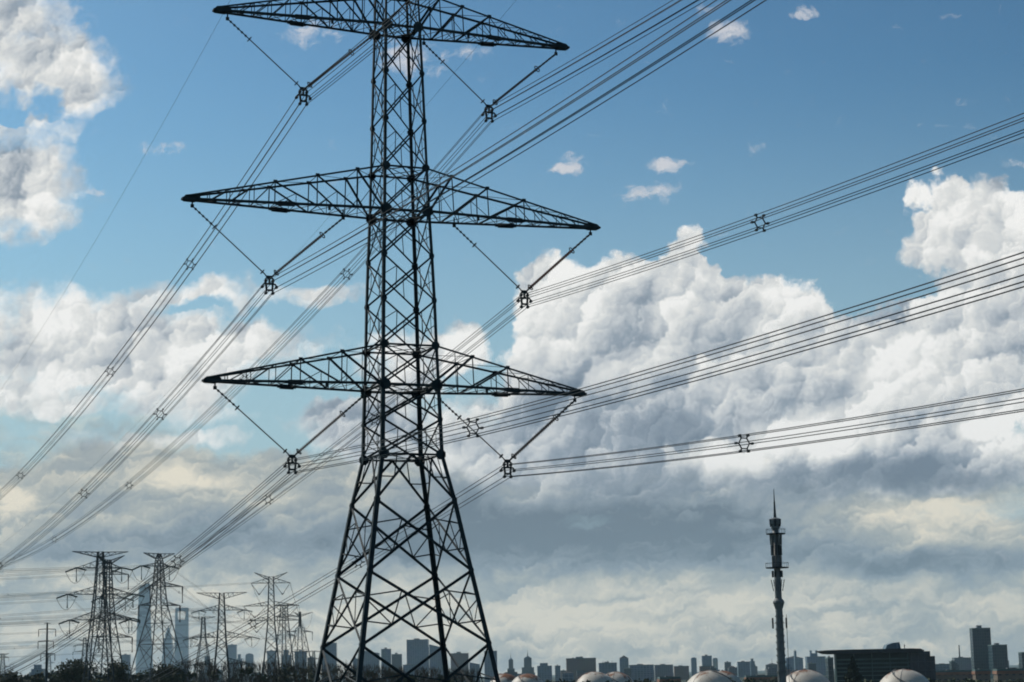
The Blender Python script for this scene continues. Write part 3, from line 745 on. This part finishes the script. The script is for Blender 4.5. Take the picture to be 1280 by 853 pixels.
# ------------------------------------------------------------------ city
NB = 0
def tower_block(label, x0, x1, y, depth, mat='f_blue', thick=None, top='flat', cat='building', name='office_tower', yaw=0, group=None, extra=()):
    global NB; NB += 1
    pc = at((x0+x1)/2, y, depth); w = (at(x1, y, depth)-at(x0, y, depth)).length*.96; h = pc.z; d = thick or max(14, w*.7)
    T = empty(name, (pc.x, pc.y, 0), R(yaw), label, cat, group)
    b = MB(); m_ = M[mat]
    W, D = w/2, d/2
    if top == 'round':
        pr = [(-W,0),(W,0),(W,h*.93)]+[(W*math.cos(a), h*.93+h*.07*math.sin(a)) for a in [math.pi*k/8 for k in range(1,8)]]+[(-W,h*.93)]
        b.prism([(x,-D,z) for x, z in pr], [(x,D,z) for x, z in pr])
    elif top == 'slant': b.prism([(-W,-D,0),(W,-D,0),(W,-D,h*.90),(-W,-D,h)], [(-W,D,0),(W,D,0),(W,D,h*.90),(-W,D,h)])
    elif top == 'step': b.box(-W, W, -D, D, 0, h*.86); b.box(-W*.62, W*.45, -D*.7, D*.7, h*.86, h)
    else: b.box(-W, W, -D, D, 0, h if top in ('flat', 'bumps') else h*.9)
    b.build('wall', m_, T)
    s = w/20
    if top in ('flat', 'bumps'):
        p = MB(); t_ = max(.5, .02*w)
        for a in ((-W-t_*.3,W+t_*.3,-D-t_*.3,-D+t_),(-W-t_*.3,W+t_*.3,D-t_,D+t_*.3),(-W-t_*.3,-W+t_,-D+t_,D-t_),(W-t_,W+t_*.3,-D+t_,D-t_)): p.box(*a, h+.02, h+1.3)
        p.build('parapet', M['slab'], T)
        r_ = MB(); r_.box(-W*.35, W*.15, -D*.4, D*.4, h+.02, h+min(3.5, h*.06)+1); r_.build('plant_room', M['f_grey'], T)
        if top == 'bumps':
            for k in range(3): r_ = MB(); x_ = -W*.6+k*W*.28; r_.box(x_, x_+W*.12, -D*.2, D*.2, h+.02, h+2.4+k); r_.build('lift_house', M['f_grey'], T)
    elif top == 'pyramid':
        r_ = MB(); n = [(-W,-D,h*.9),(W,-D,h*.9),(W,D,h*.9),(-W,D,h*.9)]
        for i in range(4): r_.poly([n[i], n[(i+1) % 4], (0,0,h+1)])
        r_.build('roof', M['roof_dark'], T)
    elif top == 'spire':
        r_ = MB(); r_.lathe((0,0,h*.9), (0,0,h), [(0,W),(.25,W*.92),(.5,W*.62),(.8,W*.25),(1,W*.08)], 8); r_.build('dome_roof', m_, T)
        r_ = MB(); r_.lathe((0,0,h), (0,0,h*1.22), [(0,W*.13),(.5,W*.07),(1,.15)], 6); r_.build('spire', M['roof_dark'], T)
        r_ = MB(); r_.box(-W*1.6, W*1.6, -D*1.3, D*1.3, 0, h*.55); r_.build('lower_wing', m_, T)
    for kind, a in extra:
        r_ = MB()
        if kind == 'mast': r_.lathe((a[0]*W,0,h), (a[0]*W,0,h+a[1]), [(0,max(.5,a[1]*.025)),(1,.2)], 6); r_.build('mast', M['roof_dark'], T)
        if kind == 'stack': r_.lathe((a[0]*W,-D*.3,h), (a[0]*W,-D*.3,h+a[1]), [(0,a[2]),(1,a[2]*.75)], 8); r_.build('chimney', M['roof_dark'], T)
        if kind == 'roof': r_.box(-W-.4, W+.4, -D-.5, D+.5, h-1.6, h+.15); r_.build('roof', M[a], T); continue
        if kind == 'box': r_.box(a[0]*W, a[1]*W, -D*.5, D*.5, h+.02, h+a[2]); r_.build('roof_box', m_, T)
    return T
# three giants far away
pc = at(181, 733, 14000); T = empty('skyscraper', (pc.x, pc.y, 0), 0, 'tallest skyscraper on the skyline, hazy blue slab with a slanting top', 'skyscraper')
m = MB(); H = pc.z; k = 22; prev = None
for i in range(k+1):
    t = i/k; z = H*t; r_ = 66*(1-.42*t); tw = 1.9*t
    ring = []
    for j in range(24):
        a = 2*math.pi*j/24; rr = r_*(1+.06*math.cos(3*a)); 
        if j == 3: rr *= .9
        zz_ = z+(18*math.cos(a+2.6) if i == k else 0)
        ring.append((rr*math.cos(a+tw), rr*math.sin(a+tw)*.9, zz_))
    if prev: m.prism(prev, ring, caps=(i == k))
    prev = ring
m.build('wall', M['f_blue'], T)
pc = at(227.5, 760, 13600); T = empty('skyscraper', (pc.x, pc.y, 0), 0, 'hazy blue skyscraper with a square opening through its top', 'skyscraper')
px_ = 13600/F; H = pc.z; W = 8.6*px_; wt = 8.0*px_
def wx(z): return W+(wt-W)*z/H
m = MB(); o0, o1 = H-14.5*px_, H-4.2*px_; D = 26
m.prism([(-W,-D,0),(W,-D,0),(W,D,0),(-W,D,0)], [(-wx(o0),-D*.6,o0),(wx(o0),-D*.6,o0),(wx(o0),D*.6,o0),(-wx(o0),D*.6,o0)])
m.build('wall', M['f_blue'], T)
for s in (-1, 1):
    m = MB(); a0, a1 = wx(o0), wx(o1); b0, b1 = (4.2 if s > 0 else 5.0)*px_, (5.0 if s > 0 else 5.6)*px_
    A_ = [(s*a0,-D*.6,o0+.1),(s*b0,-D*.6,o0+.1),(s*b0,D*.6,o0+.1),(s*a0,D*.6,o0+.1)]; B_ = [(s*a1,-D*.45,o1),(s*b1,-D*.45,o1),(s*b1,D*.45,o1),(s*a1,D*.45,o1)]
    m.prism(A_, B_); m.build('side_pier', M['f_blue'], T)
m = MB(); m.box(-wx(o1), wx(o1), -D*.45, D*.45, o1+.1, H); m.build('top_bridge', M['f_blue'], T)
m = MB(); m.box(-1.2*px_, 1.6*px_, -D-1, -D*.62, H*.26, H*.44); m.build('light_shaft', M['f_pale'], T)
pc = at(210.5, 785, 13200); T = empty('skyscraper', (pc.x, pc.y, 0), 0, 'stepped hazy tower tapering to a point between the two taller skyscrapers', 'skyscraper')
H = pc.z*1.02; px_ = 13200/F; m = MB()
for z0, z1, w_ in ((0,.5,6.6),(.5,.68,5.9),(.68,.80,4.8),(.80,.88,3.5),(.88,.94,2.2),(.94,.975,1.2)): m.box(-w_*px_, w_*px_, -w_*px_, w_*px_, H*z0, H*z1)
m.build('wall', M['f_blue'], T); m = MB(); m.lathe((0,0,H*.97), (0,0,H*1.03), [(0,5),(1,.6)], 6); m.build('spire', M['f_blue'], T)

TB = tower_block
TB('small square hazy block between the overlapping pylons and the tallest skyscraper',151.5,163,819,7000,'f_blue')
TB('low bluish block behind the dark single pole',40,56,831,3500,'f_blue',top='step')
TB('dark low block left of the overlapping pylons, beside tall trees',83,101,837,1500,'f_teal')
TB('hazy block right behind the green insulator pylon',285,296,806.5,9000,'f_blue')
TB('low hazy block touching the right side of a taller one, left of the horned pylon',296,303,818,8000,'f_blue',top='step')
TB('rounded hazy block midway between the green insulator pylon and the horned pylon',307,317,817,8000,'f_blue',top='round')
TB('little block between the legs of the faint small pylon and its taller neighbour',256,262.5,821,6000,'f_blue')
TB('wide hazy tower with antenna between the legs of the horned pylon',334,345.5,814,7500,'f_blue',extra=(('mast',(-.2,22)),))
TB('bluish tower behind the stout pylon',352,364,812.5,5000,'f_blue',top='step')
TB('blue grey tower behind the narrow necked pylon',368.5,383.5,815,4800,'f_blue')
TB('small purple grey block between the narrow necked pylon and the big tower',384.5,393.5,823,4200,'f_brick')
TB('square tower block just inside the leftmost leg of the big tower',402.5,421,804.5,5200,'f_blue')
TB('small low block between the two left legs of the big tower',441,447.5,824,4800,'f_blue')
TB('broad block with slanting top right of the second big tower leg',451,474.5,812.5,5400,'f_blue',top='slant')
TB('narrower of two joined blocks in the middle of the big tower legs',476.5,489,812,5000,'f_blue')
TB('lower teal block joined to the narrow block amid the big tower legs',489.5,502.5,818.5,4900,'f_teal')
TB('largest hazy block seen between the big tower legs',508.5,536,800.5,5200,'f_blue',thick=70)
TB('hazy block leaning on the right of the largest block, behind a tower leg',536.5,556,805.5,5300,'f_blue',top='slant')
TB('reddish topped block between the two right legs of the big tower',563,586,817.5,4600,'f_brick',top='bumps')
TB('low wide block sloping down right of the reddish topped block',586.5,600,828,4500,'f_blue',top='slant')
TB('blue block crossed by the rightmost leg of the big tower',605,621.5,814.5,4600,'f_blue',extra=(('mast',(.4,8)),))
TB('slim dark block with dome and needle spire, left of its twin',635.5,641.5,822.5,5200,'f_teal',top='spire')
TB('stout dark block with dome and needle spire, right of its twin',654.5,664.5,820,5200,'f_teal',top='spire')
TB('long low block stepping up right of the spired towers',671,690,829,4200,'f_blue',top='step')
TB('small narrow block beside the long dark flat roofed block',693.5,700.5,833,4200,'f_blue')
TB('long dark flat roofed block with rooftop boxes left of the middle storage spheres',707,745,823.8,3600,'f_brick',top='bumps',thick=40)
TB('low block with four small roof points above a storage sphere',748,771,829.5,3800,'f_blue',top='bumps',extra=(('mast',(-.5,5)),('mast',(0,5)),('mast',(.5,5))))
TB('light blue tower with a pyramid roof',774,785.5,820,4600,'f_blue',top='pyramid')
TB('wide low block right of the pyramid roofed tower',786,817,832,3800,'f_blue',thick=30)
TB('wide low block with a thin frame above, mid skyline',817.5,841,832,3900,'f_grey',thick=30)
TB('low dark block before the pair of round topped towers',842,861,833.5,4000,'f_brick')
TB('slim round topped tower, left of the square dark blue tower',863.5,870.5,822,5600,'f_blue',top='round')
TB('square dark blue tower right of the slim round topped one',877,889.5,820.5,5200,'f_blue')
TB('pale round headed tower touching the square dark blue tower',890.5,897,822.5,6000,'f_pale',top='round')
TB('low dark block second left of the broadcast mast',905.5,913.5,828.5,4500,'f_teal')
TB('broad low block with a taller box on its right, left of the mast',921.5,937,828,4600,'f_blue')
TB('small square tower box rising from the low broad blocks',937.3,943,823.5,4700,'f_blue',top='step')
TB('low peaked block close left of the broadcast mast',957,973,829.5,4500,'f_teal',top='pyramid',extra=(('mast',(0,12)),))
TB('gable shaped hazy block right behind the broadcast mast',981,1003,820.5,5200,'f_blue',top='pyramid')
TB('thin chimney like tower on the slope of the gable shaped block',992.5,995,814.5,5000,'f_blue')
TB('hazy stepped block with two small horns left of the flat roofed offices',1007,1031,821.5,4800,'f_blue',extra=(('box',(-.55,-.40,16)),('box',(.05,.2,16)),('box',(-.4,.05,9))))
TB('small grey block partly hidden by the flat roofed offices',1033,1040,824,1600,'f_teal')
TB('tallest dark teal office slab on the right',1213,1236.5,786.5,2500,'f_teal',thick=18,yaw=-2)
TB('lower dark teal slab attached to the tallest one on the right',1237,1256.5,807.5,2450,'f_teal',thick=22,top='flat')
TB('dark slab cut by the right picture edge',1274.5,1300,816.5,2500,'f_teal')
TB('grey block carrying a tall thin chimney',1191,1212.5,823,3800,'f_grey',extra=(('stack',(-.25,25,1.4)),))
TB('low blue strip of flats left of the chimney block',1166.5,1190,831,3400,'f_blue',thick=20)
TB('low building with a dull orange roof right of the offices',1167,1216,840.5,1300,'f_brick',thick=8,name='warehouse',extra=(('roof','roof_tin'),))
TB('dark brown shed at the foot of the tallest dark slab',1217,1236,839.5,1200,'f_brick',thick=8,name='warehouse',extra=(('roof','roof_tin'),))
TB('low pale pink building at the right picture edge',1243,1290,838.8,1150,'f_brick',thick=10,name='warehouse',extra=(('roof','roof_tin'),))
TB('long low building with pale orange roof beside the broadcast mast',931,975,846.8,1350,'f_brick',thick=10,name='warehouse',extra=(('roof','roof_tin'),))
TB('low dull red shed between two groups of storage spheres',823,849,849.2,1100,'f_brick',thick=20,name='warehouse',extra=(('roof','roof_tin'),))
for i in range(84):
    x = random.uniform(-20, 1290)
    if 1030 < x < 1170: continue
    hor = 843.9-(x-640)*.02155
    d = random.uniform(2600, 6500); w = random.uniform(5, 17)
    up = random.uniform(1.5, 6.5) if x > 560 else random.uniform(4, 17)
    TB('small low hazy block filling the skyline between taller ones', x, x+w, hor-up, d, random.choice(['f_blue','f_blue','f_grey','f_teal','f_brick','f_pale']), top=random.choice(['flat','bumps','step','step','slant','pyramid','round']), name='city_block', group='small low blocks filling the skyline')

# ------------------------------------------------------------------ flat roofed office building
d0 = 900.0; o = at(1100, 834, d0); T = empty('office_building', (o.x, o.y, 0), 0, 'dark glass office building under a wide flat overhanging roof', 'office building')
X = lambda px: (px-1100)*d0/F; Z = lambda y: CAMZ+(834-y)*d0/F
m = MB(); zt, zb = Z(812.2), Z(817)
pr = [(X(1028),zt-.1),(X(1028),zt-.5),(X(1036),zb+.2),(X(1044),zb),(X(1142),zb),(X(1150),zb+.4),(X(1151),zb+.8),(X(1146),zt-.2),(X(1136),zt),(X(1060),zt+.05)]
m.prism([(x,-9,z) for x, z in pr], [(x,16,z) for x, z in pr]); m.build('roof', M['roof_dark'], T)
m = MB(); m.box(X(1045), X(1134), -3.4, 2.5, 0, zb-.05); m.build('glass_wall', M['glass_dark'], T)
for y in (824.5, 829.5, 834.5, 839.5, 844.5, 850):
    m = MB(); m.box(X(1043), X(1135), -4.6, -3.45, Z(y), Z(y)+.42); m.build('floor_slab', M['slab'], T)
for px in range(1044, 1136, 22):
    m = MB(); m.box(X(px)-.16, X(px)+.16, -5.3, -5.02, 0, zb-.1); m.build('column', M['slab'], T)
for y0, y1 in ((824.5,829.5),(829.5,834.5),(834.5,839.5)):
    m = MB()
    for k in range(30): x = X(1046)+k*(X(1133)-X(1046))/30; m.box(x-.03, x+.03, -3.52, -3.42, Z(y1)+.5, Z(y0)-.02)
    m.box(X(1046), X(1133), -3.55, -3.41, Z(y0)-.3, Z(y0)-.05); m.build('window_mullion', M['slab'], T)
m = MB(); m.box(X(1134)+.05, X(1160), -4.6, 12, 0, Z(816)); m.build('side_wing', M['f_teal'], T)
m = MB(); m.box(X(1160)+.05, X(1166), -4.0, 10, 0, Z(822)); m.build('stair_tower', M['f_teal'], T)
m = MB(); pr = [(X(1107),zt+.1),(X(1126),zt+.1),(X(1124.5),Z(804.2)),(X(1116),Z(805)),(X(1109),Z(807.5))]
m.prism([(x,-2,z) for x, z in pr], [(x,6,z) for x, z in pr]); m.build('roof_cabin', M['f_blue'], T)
m = MB(); m.lathe((X(1131.5),0,zt), (X(1131.5),0,zt+1.9), [(0,.12),(.7,.25),(1,.1)], 6); m.build('antenna', M['roof_dark'], T)

# ------------------------------------------------------------------ broadcast mast
d0 = 420.0; q = d0/F; o = at(975.4, 800, d0); HZ = 836.7
T = empty('broadcast_mast', (o.x, o.y, 0), 0, 'grey cylindrical broadcast mast with two round platforms and needle spire', 'mast')
Z = lambda y: CAMZ+(HZ-y)*q
m = MB(); m.lathe((0,0,0), (0,0,Z(664)), [(0,1.2),(.30,.92),(.5,.82),(.62,.76),(.70,.72),(1,.68)], 18); m.build('shaft', M['pole'], T, True)
for y in [772, 780, 788, 796, 804, 812, 820, 828, 840]:
    m = MB(); r_ = .76+.012*(y-772)/4; m.lathe((0,0,Z(y)-.18), (0,0,Z(y)+.18), [(0,r_+.10),(1,r_+.10)], 18); m.build('flange', M['pole'], T)
m = MB(); m.lathe((0,0,Z(664)), (0,0,Z(650)), [(0,.95),(.35,1.0),(.4,1.25),(.85,1.25),(.95,.7),(1,.35)], 12); m.build('antenna_drum', M['pole'], T)
for k in range(6):
    a = k*math.pi/3+.4; m = MB(); m.lathe((1.05*math.cos(a),1.05*math.sin(a),Z(661)), (1.12*math.cos(a),1.12*math.sin(a),Z(652)), [(0,.22),(1,.30)], 8); m.build('antenna_panel', M['steel'], T)
m = MB(); m.lathe((0,0,Z(650)), (0,0,Z(614)), [(0,.32),(.3,.22),(.55,.17),(.6,.12),(1,.05)], 8); m.build('spire', M['steel'], T)
for y, r_ in ((670.3, 2.05), (712.3, 2.45)):
    m = MB(); m.lathe((0,0,Z(y)-.10), (0,0,Z(y)+.10), [(0,r_),(1,r_)], 20); m.build('platform', M['steel'], T)
    m = MB(); m.ring((0,0,Z(y)+1.0), (0,0,1), r_, .035, 20, 4)
    for k in range(12): a = k*math.pi/6; m.bar((r_*math.cos(a),r_*math.sin(a),Z(y)+.1), (r_*math.cos(a),r_*math.sin(a),Z(y)+1.0), .05)
    m.build('guard_rail', M['steel'], T)
def panels(y0, y1, rad, n, w, ph, mat='steel', tilt=0):
    for k in range(n):
        a = ph+2*math.pi*k/n; m = MB(); c, s = math.cos(a), math.sin(a)
        m.bar((rad*c,rad*s,Z(y1)), ((rad+tilt)*c,(rad+tilt)*s,Z(y0)), w, w*.5, (-s,c,0)); m.bar((.6*c,.6*s,Z((y0+y1)/2)), (rad*c,rad*s,Z((y0+y1)/2)), .08); m.build('antenna_panel', M[mat], T)
panels(671.5, 684, 1.05, 9, .44, .2, 'pole', .08); panels(684.5, 697, .98, 8, .42, .5, 'steel'); panels(697.5, 711, .90, 8, .36, .1, 'pole')
panels(716, 724, 1.0, 5, .42, .3, 'steel'); panels(727, 741, .95, 6, .16, .0, 'steel', .45)
m = MB(); m.lathe((0,0,Z(763)), (0,0,Z(750)), [(0,.82),(.35,1.05),(.6,1.25),(.75,1.15),(1,.7)], 14); m.build('collar', M['pole'], T)
panels(774, 787, 1.45, 4, .34, .05, 'steel')
m = MB()
for y in range(770, 850, 3): m.bar((1.5,.2,Z(y)), (1.5,-.2,Z(y)), .04)
m.bar((1.5,.2,0), (1.5,.2,Z(770)), .05); m.bar((1.5,-.2,0), (1.5,-.2,Z(770)), .05); m.build('ladder', M['steel'], T)

# ------------------------------------------------------------------ gas storage spheres
def sphere_tank(label, px, ytop, r_px, R_=8.0):
    d0 = R_*F/r_px; o = at(px, ytop, d0); cz = o.z-R_
    T = empty('storage_sphere', (o.x, o.y, 0), random.uniform(0, 6), label, 'gas tank', 'white gas storage spheres')
    m = MB(); N1, N2 = 40, 22
    n0 = 0; m.v.append((0,0,cz+R_))
    for i in range(1, N2):
        th = math.pi*i/N2
        for j in range(N1): a = 2*math.pi*j/N1; m.v.append((R_*math.sin(th)*math.cos(a), R_*math.sin(th)*math.sin(a), cz+R_*math.cos(th)))
    m.v.append((0,0,cz-R_)); L_ = len(m.v)-1
    for j in range(N1):
        m.f.append((0, 1+j, 1+(j+1) % N1)); k = 1+(N2-2)*N1; m.f.append((L_, k+(j+1) % N1, k+j))
        for i in range(N2-2): a, b = 1+i*N1+j, 1+i*N1+(j+1) % N1; m.f.append((a, a+N1, b+N1, b))
    m.build('shell', M['white_tank'], T, True)
    for k in range(3):                                    # welded seams and the spiral stair
        a0 = k*2.1; m = MB(); m.tube([(R_*1.003*math.sin(t)*math.cos(a0), R_*1.003*math.sin(t)*math.sin(a0), cz+R_*1.003*math.cos(t)) for t in [.15+.12*i for i in range(15)]], .05, 4); m.build('seam', M['tank_line'], T)
    m = MB(); m.tube([((R_+.35)*math.sin(.25+.09*i)*math.cos(.16*i+1), (R_+.35)*math.sin(.25+.09*i)*math.sin(.16*i+1), cz+(R_+.35)*math.cos(.25+.09*i)) for i in range(18)], .16, 5); m.build('stair', M['tank_line'], T)
    m = MB(); m.lathe((0,0,cz+R_-.05), (0,0,cz+R_+.30), [(0,.7),(.4,.7),(.5,.3),(1,.25)], 10); m.build('top_manhole', M['tank_line'], T)
    for k in range(8):
        a = math.pi/4*k+.2; m = MB(); m.lathe((R_*.97*math.cos(a),R_*.97*math.sin(a),0), (R_*.97*math.cos(a),R_*.97*math.sin(a),cz+.8), [(0,.35),(1,.35)], 8); m.build('leg', M['white'], T)
sphere_tank('rust stained white sphere directly behind the right foot of the big tower', 631, 842.0, 22)
sphere_tank('white sphere half hidden by the rusty one at the right foot of the big tower', 659, 842.2, 24)
sphere_tank('bright white sphere, left of the two touching in the middle', 743, 839.8, 28.5)
sphere_tank('white sphere with orange stain, right of the two touching in the middle', 769, 840.0, 27)
sphere_tank('white sphere with a large rust patch, left of the touching pair beside the mast', 886, 838.2, 34)
sphere_tank('grey white sphere on the right behind the rust patched one', 903, 838.6, 27)
sphere_tank('grey sphere standing right of the broadcast mast foot', 1006, 837.2, 37)
sphere_tank('clean pale sphere in front of the flat roofed offices', 1129.5, 836.8, 37.6)

# ------------------------------------------------------------------ trees
def crown_faces(mb, c, rx, rz, n, s, cone=False, rnd=random):
    cl = [(c+Vector((rnd.gauss(0,.42)*rx, rnd.gauss(0,.42)*rx, rnd.uniform(-.8,.85)*rz)), rnd.uniform(.25,.5)*rx) for _ in range(max(4, n//22))]
    for _ in range(n):
        if cone:
            t = rnd.random()**1.4; a = rnd.uniform(0, 6.283); rr = rx*(1-t)*rnd.uniform(.55, 1.05)*(1+.25*math.sin(t*34+a*2)); p = c+Vector((rr*math.cos(a), rr*math.sin(a), (t*2-1)*rz))
        else:
            q, r0 = rnd.choice(cl); p = q+Vector((rnd.gauss(0,1), rnd.gauss(0,1), rnd.gauss(0,.8)))*r0*.55
        u = Vector((rnd.gauss(0,1), rnd.gauss(0,1), rnd.gauss(0,1))).normalized(); v = u.orthogonal().normalized(); k = s*rnd.uniform(.6, 1.4)
        mb.poly([p-u*k, p+v*k*.6, p+u*k, p-v*k*.6])
def tree(label, px, ytop, depth, rx, kind='leaf', name='broad_tree', group=None):
    p = at(px, ytop, depth); h = p.z
    T = empty(name, (p.x, p.y, 0), 0, label, 'tree', group)
    tr = MB(); tr.lathe((0,0,0), (.2,0,h*.85), [(0,.35),(.5,.22),(1,.05)], 7)
    for k in range(7): a = random.uniform(0, 6.28); z = h*random.uniform(.35,.7); tr.tube([(0.1,0,z), (rx*.6*math.cos(a), rx*.6*math.sin(a), z+h*.16)], [.12,.03], 5)
    tr.build('trunk', M['wood'], T)
    cr = MB(); crown_faces(cr, Vector((0,0,h*.58)), rx, h*.42, 3600, .62 if kind == 'leaf_dark' else .42, kind == 'leaf_dark'); cr.build('crown', M[kind], T)
tree('dark conical conifer in front of the flat roofed offices', 1065.5, 822.0, 700, 6.6, 'leaf_dark', 'conifer_tree')
tree('tall dark rounded tree left of the overlapping pylons', 99, 821.5, 640, 4.4)
tree('dark rounded tree next left of the tallest one, left of the overlapping pylons', 85, 827, 640, 3.6)
tree('rounded dark tree between the legs of the splayed leg pylon', 208, 828, 680, 5.0)
tree('dark tree at the right foot of the overlapping pylons', 146, 826, 640, 4.4)
tree('small dark tree at the foot of the tiny pylon near the left edge', 12, 838, 640, 3.6)
PROF = [(-80,841),(0,843),(30,841),(60,836),(110,830),(140,832),(170,838),(195,832),(230,827),(260,828),(300,828),(350,829),(420,831),(500,836),(560,836),(620,841),(680,848),(760,848),(860,848.5),(960,849),(1040,848),(1160,849),(1300,848)]
def prof(x):
    for (a, ya), (b, yb) in zip(PROF, PROF[1:]):
        if a <= x <= b: return ya+(yb-ya)*(x-a)/(b-a)
    return 848
wl, wt = MB(), MB()
for i in range(620):
    x = -80+1380*((i*.6180339)%1) if i < 480 else -60+720*((i*.6180339)%1); d = random.uniform(560, 1100)
    y = prof(x)+abs(random.gauss(0, 2.4)); p = at(x, y, d); h = max(6, p.z); rx = random.uniform(2.4, 4.4)
    bare = 225 < x < 640 and random.random() < .75
    if 596 < x < 690: continue
    mb = wt if bare else wl
    base = Vector((p.x, p.y, 0)); mb.bar(base, base+Vector((0,0,h*.7)), .4)
    if bare:
        for k in range(170):
            z = h*random.uniform(.25, 1); rr = rx*.55*(1-abs(z/h-.55)); a = random.uniform(0, 6.28)
            s_ = base+Vector((rr*random.random()*math.cos(a), rr*random.random()*math.sin(a), z)); e_ = s_+Vector((.5*math.cos(a), .5*math.sin(a), random.uniform(1.0, 2.4)))
            n_ = Vector((random.gauss(0,1), random.gauss(0,1), 0)).normalized()*.10; mb.poly([s_-n_, s_+n_, e_])
    else: crown_faces(mb, base+Vector((0,0,h*.56)), rx, h*.42, 170, .75)
tag(wl.build('distant_wood', M['leaf']), 'dark band of leafy trees along the foot of the skyline', 'wood', kind='stuff')
tag(wt.build('bare_wood', M['twig']), 'brownish band of bare trees behind the feet of the big tower', 'wood', kind='stuff')

# ------------------------------------------------------------------ haze
HAZE = 3.3e-5
hz = MB(); hz.box(-9000, 9000, -3000, 17500, -1.0, 760)
h_o = tag(hz.build('haze', M['white']), kind='stuff')
hm = bpy.data.materials.new('haze_air'); hm.use_nodes = True; nt = hm.node_tree; nt.nodes.clear()
vo = nt.nodes.new('ShaderNodeVolumePrincipled'); vo.inputs['Density'].default_value = HAZE; vo.inputs['Color'].default_value = (.62,.86,1.0,1); vo.inputs['Anisotropy'].default_value = .15
om = nt.nodes.new('ShaderNodeOutputMaterial'); nt.links.new(vo.outputs[0], om.inputs['Volume'])
h_o.data.materials.clear(); h_o.data.materials.append(hm)
scene.cycles.volume_bounces = 1; scene.cycles.max_bounces = 5; scene.cycles.diffuse_bounces = 2
